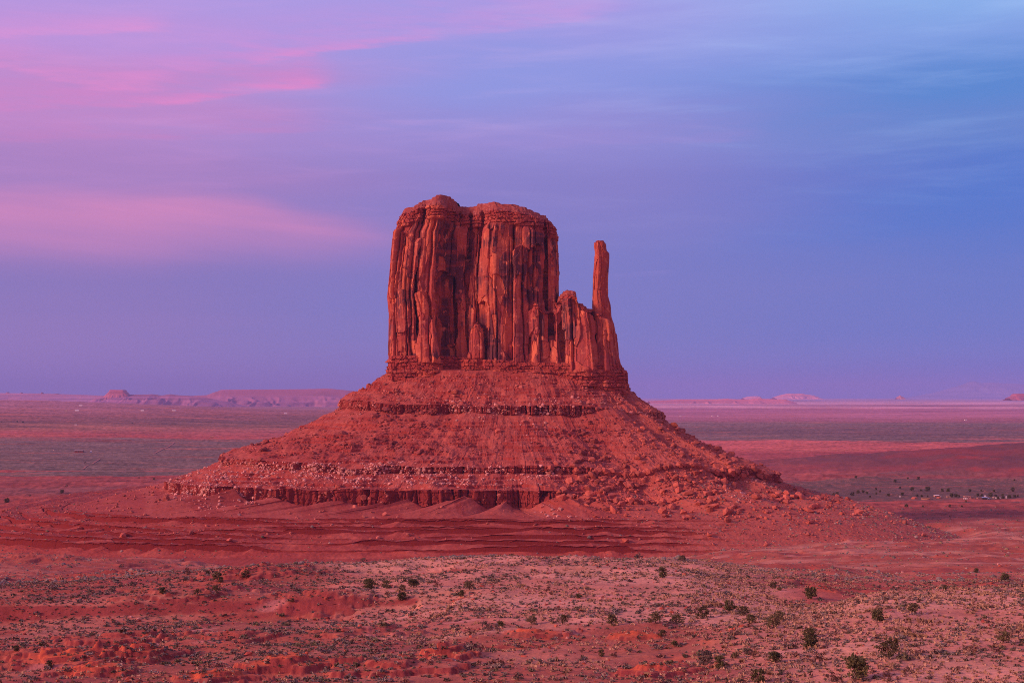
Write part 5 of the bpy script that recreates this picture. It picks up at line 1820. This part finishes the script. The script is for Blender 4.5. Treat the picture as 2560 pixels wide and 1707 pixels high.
vehicle(*zr(168, 1344), 26 / 4.704, "white", "white pickup truck parked at the left end of a long dark shed", "pickup")
house(*zr(214, 1350), 64 / 4.704, .16, "brown", "grey", "long low dark shed standing alone beside a white pickup", None, .1, name="shed", cat="shed", dr=.35)
house(*zr(895, 1326), 14 / 4.704, .8, "white", "blue", "tiny pale blue shed left of the two earth hogans", None, 0, name="shed", cat="shed", gable=False, windows=False)
hogan(*zr(1065, 1347), 78 / 4.704, "rounded earth hogan left of the wooden corral")
hogan(*zr(1352, 1340), 62 / 4.704, "rounded earth hogan in front of the orange house with white roof")
corral(*zr(1200, 1358), 104 / 4.704, 22 / 4.704, "round corral of upright boards in front of the settlement")
house(*zr(1322, 1322), 56 / 4.704, .26, "tan", "white", "orange house with white roof behind an earth hogan", "houses of the settlement", .2)
vehicle(*zr(1377, 1328), 20 / 4.704, "white", "white van right of the orange house with white roof", "van", .4)
house(*zr(1460, 1328), 44 / 4.704, .30, "tan", "grey", "tan house with grey roof left of a clump of dark trees", "houses of the settlement", -.1)
house(*zr(1682, 1328), 74 / 4.704, .15, "pink", "tan", "long low rose-coloured house behind the white trailer", "houses of the settlement", .05, gable=False)
vehicle(*zr(1664, 1356), 42 / 4.704, "white", "white travel trailer with dark windows at the front of the settlement", "trailer", -.1)
house(*zr(1742, 1346), 50 / 4.704, .18, "pink", "brown", "low rose house right of the white trailer", "houses of the settlement", 0, gable=False)
house(*zr(1824, 1346), 50 / 4.704, .20, "tan", "pink", "low tan house left of the blue-black house", "houses of the settlement", .1, gable=False)
house(*zr(1888, 1354), 60 / 4.704, .34, "black", "blue", "blue-black house in the middle of the settlement", "houses of the settlement", -.15)
vehicle(*zr(1946, 1352), 40 / 4.704, "blue", "pale blue car beside the blue-black house", "car", .1)
house(*zr(1896, 1320), 20 / 4.704, .5, "white", "white", "small white shed behind the blue-black house", None, 0, name="shed", cat="shed", windows=False)
house(*zr(2004, 1336), 36 / 4.704, .28, "cream", "tan", "cream house behind and right of the pale blue car", "houses of the settlement", .2)
house(*zr(2046, 1344), 50 / 4.704, .28, "white", "grey", "white house half hidden by dark trees on the right of the settlement", "houses of the settlement", -.1)
x_, y_, z_, w_ = at(*zr(2143, 1340), 11 / 4.704)
tk = empty("water_tank", (x_, y_, z_ - .2))
cyl("tank", w_ / 2, 0, 0, w_ * 1.2, w_ * 2.4, MT["white"], tk, axis='z', n=16)
bm = bmesh.new()
bmesh.ops.create_cone(bm, cap_ends=True, segments=16, radius1=w_ * .52, radius2=.05, depth=w_ * .35)
bmesh.ops.translate(bm, verts=bm.verts, vec=(0, 0, w_ * 2.58))
me = bpy.data.meshes.new("lid"); bm.to_mesh(me); bm.free()
link("lid", me, MT["steel"], tk)
tag(tk, "tall white water tank at the right end of the settlement", "water tank")
# left plain
house(*zl(930, 800), 100 / 4.704, .15, "red", "grey", "dark red ranch house with a grey roof alone on the sage plain", None, -.06, dr=.3)
house(*zl(1068, 804), 22 / 4.704, .7, "blue", "white", "small pale blue shed right of the dark red ranch house", None, .3, name="shed", cat="shed", windows=False)
house(*zl(630, 780), 9 / 4.704, 1.0, "cream", "cream", "tiny cream hut left of the dark red ranch house", None, 0, name="shed", cat="shed", gable=False, windows=False)
TINY = [(*zl(950, 260), 34, "white", "white building highest up the distant left slope"), (*zl(776, 320), 28, "cream", "cream building in the row of distant homes on the left slope"), (*zl(642, 316), 22, "pink", "rose-lit building at the left end of the distant row"),
        (*zl(905, 322), 46, "white", "long pale building at the right end of the distant row"), (*zl(1674, 320), 36, "white", "white building below the flat-topped knob"), (*zl(2044, 317), 40, "white", "white building under the fluted mesa's left end"),
        (*zl(890, 484), 26, "white", "small white building alone on the striped sage plain"), (714, 1034.5, 7.5, "white", "bright white building below the long fluted mesa"), (530, 1083 + 11, 9, "tan", "tan building beside the red badlands left of the butte"),
        (1701.5, 1040, 4, "white", "white dot of a house nearest the butte's right flank"), (1781, 1040.5, 4, "white", "left one of two close white houses far right of the butte"), (1795, 1040.5, 4, "white", "right one of two close white houses far right of the butte"),
        (2414, 1051, 6, "white", "far white house on the purple plain at the right")]
for px_, py_, w_, c_, lab in TINY:
    house(px_, py_, w_ / (4.704 if w_ > 10 else 1.0), .32, c_, c_, lab, "tiny houses on the distant plains", 0.2, windows=False)


# ------------------------------------------------------------------ dirt tracks
def track(pts, wpx, label):
    P = []
    for (a, b), (c, d) in zip(pts[:-1], pts[1:]):
        for t in np.linspace(0, 1, 30, endpoint=False):
            P.append(ground_hit(a + (c - a) * t, b + (d - b) * t))
    P = np.array(P)
    w = wpx / F * P[:, 1].mean()
    n = len(P)
    D = np.gradient(P[:, :2], axis=0)
    D /= np.linalg.norm(D, axis=1)[:, None] + 1e-9
    Nn = np.stack([-D[:, 1], D[:, 0]], 1)
    V = []
    for sgn in (-1, -.33, .33, 1):
        q = P[:, :2] + Nn * (sgn * w * .5 * (1 + .25 * np.sin(np.arange(n) * 1.7 + sgn)))[:, None]
        V.append(np.stack([q[:, 0], q[:, 1], G(q[:, 0], q[:, 1]) + 0.5], 1))
    V = np.stack(V, 1).reshape(-1, 3)
    me = mesh_np("dirt_track", V, grid_faces(n, 4))
    o = link("dirt_track", me, plain_mat("pale_track_soil", (.30, .15, .12), (.36, .19, .15), .2))
    tag(o, kind="structure")


track([zl(1815, 815), zl(1900, 770), zl(1985, 735), zl(2055, 680)], 5.0, "")
track([zl(1088, 938), zl(1130, 908), zl(1180, 878)], 4.5, "")
track([zl(978, 1000), zl(1010, 968), zl(1045, 948)], 4.0, "")

# ------------------------------------------------------------------ haze
M_haze = bpy.data.materials.new("dusk_haze")
M_haze.use_nodes = True
nt = M_haze.node_tree
nt.nodes.clear()
ho = nt.nodes.new('ShaderNodeOutputMaterial')
hv = nt.nodes.new('ShaderNodeVolumePrincipled')
hv.inputs['Color'].default_value = (0.34, 0.50, 1.0, 1)
hv.inputs['Density'].default_value = 3.0e-5
nt.links.new(hv.outputs[0], ho.inputs['Volume'])
boxes("haze", [(-46000, 46000, -400, 80000, -160, 790)], M_haze, None)
tag(bpy.data.objects["haze"], "thin violet dusk haze over the desert", "haze", kind="stuff")
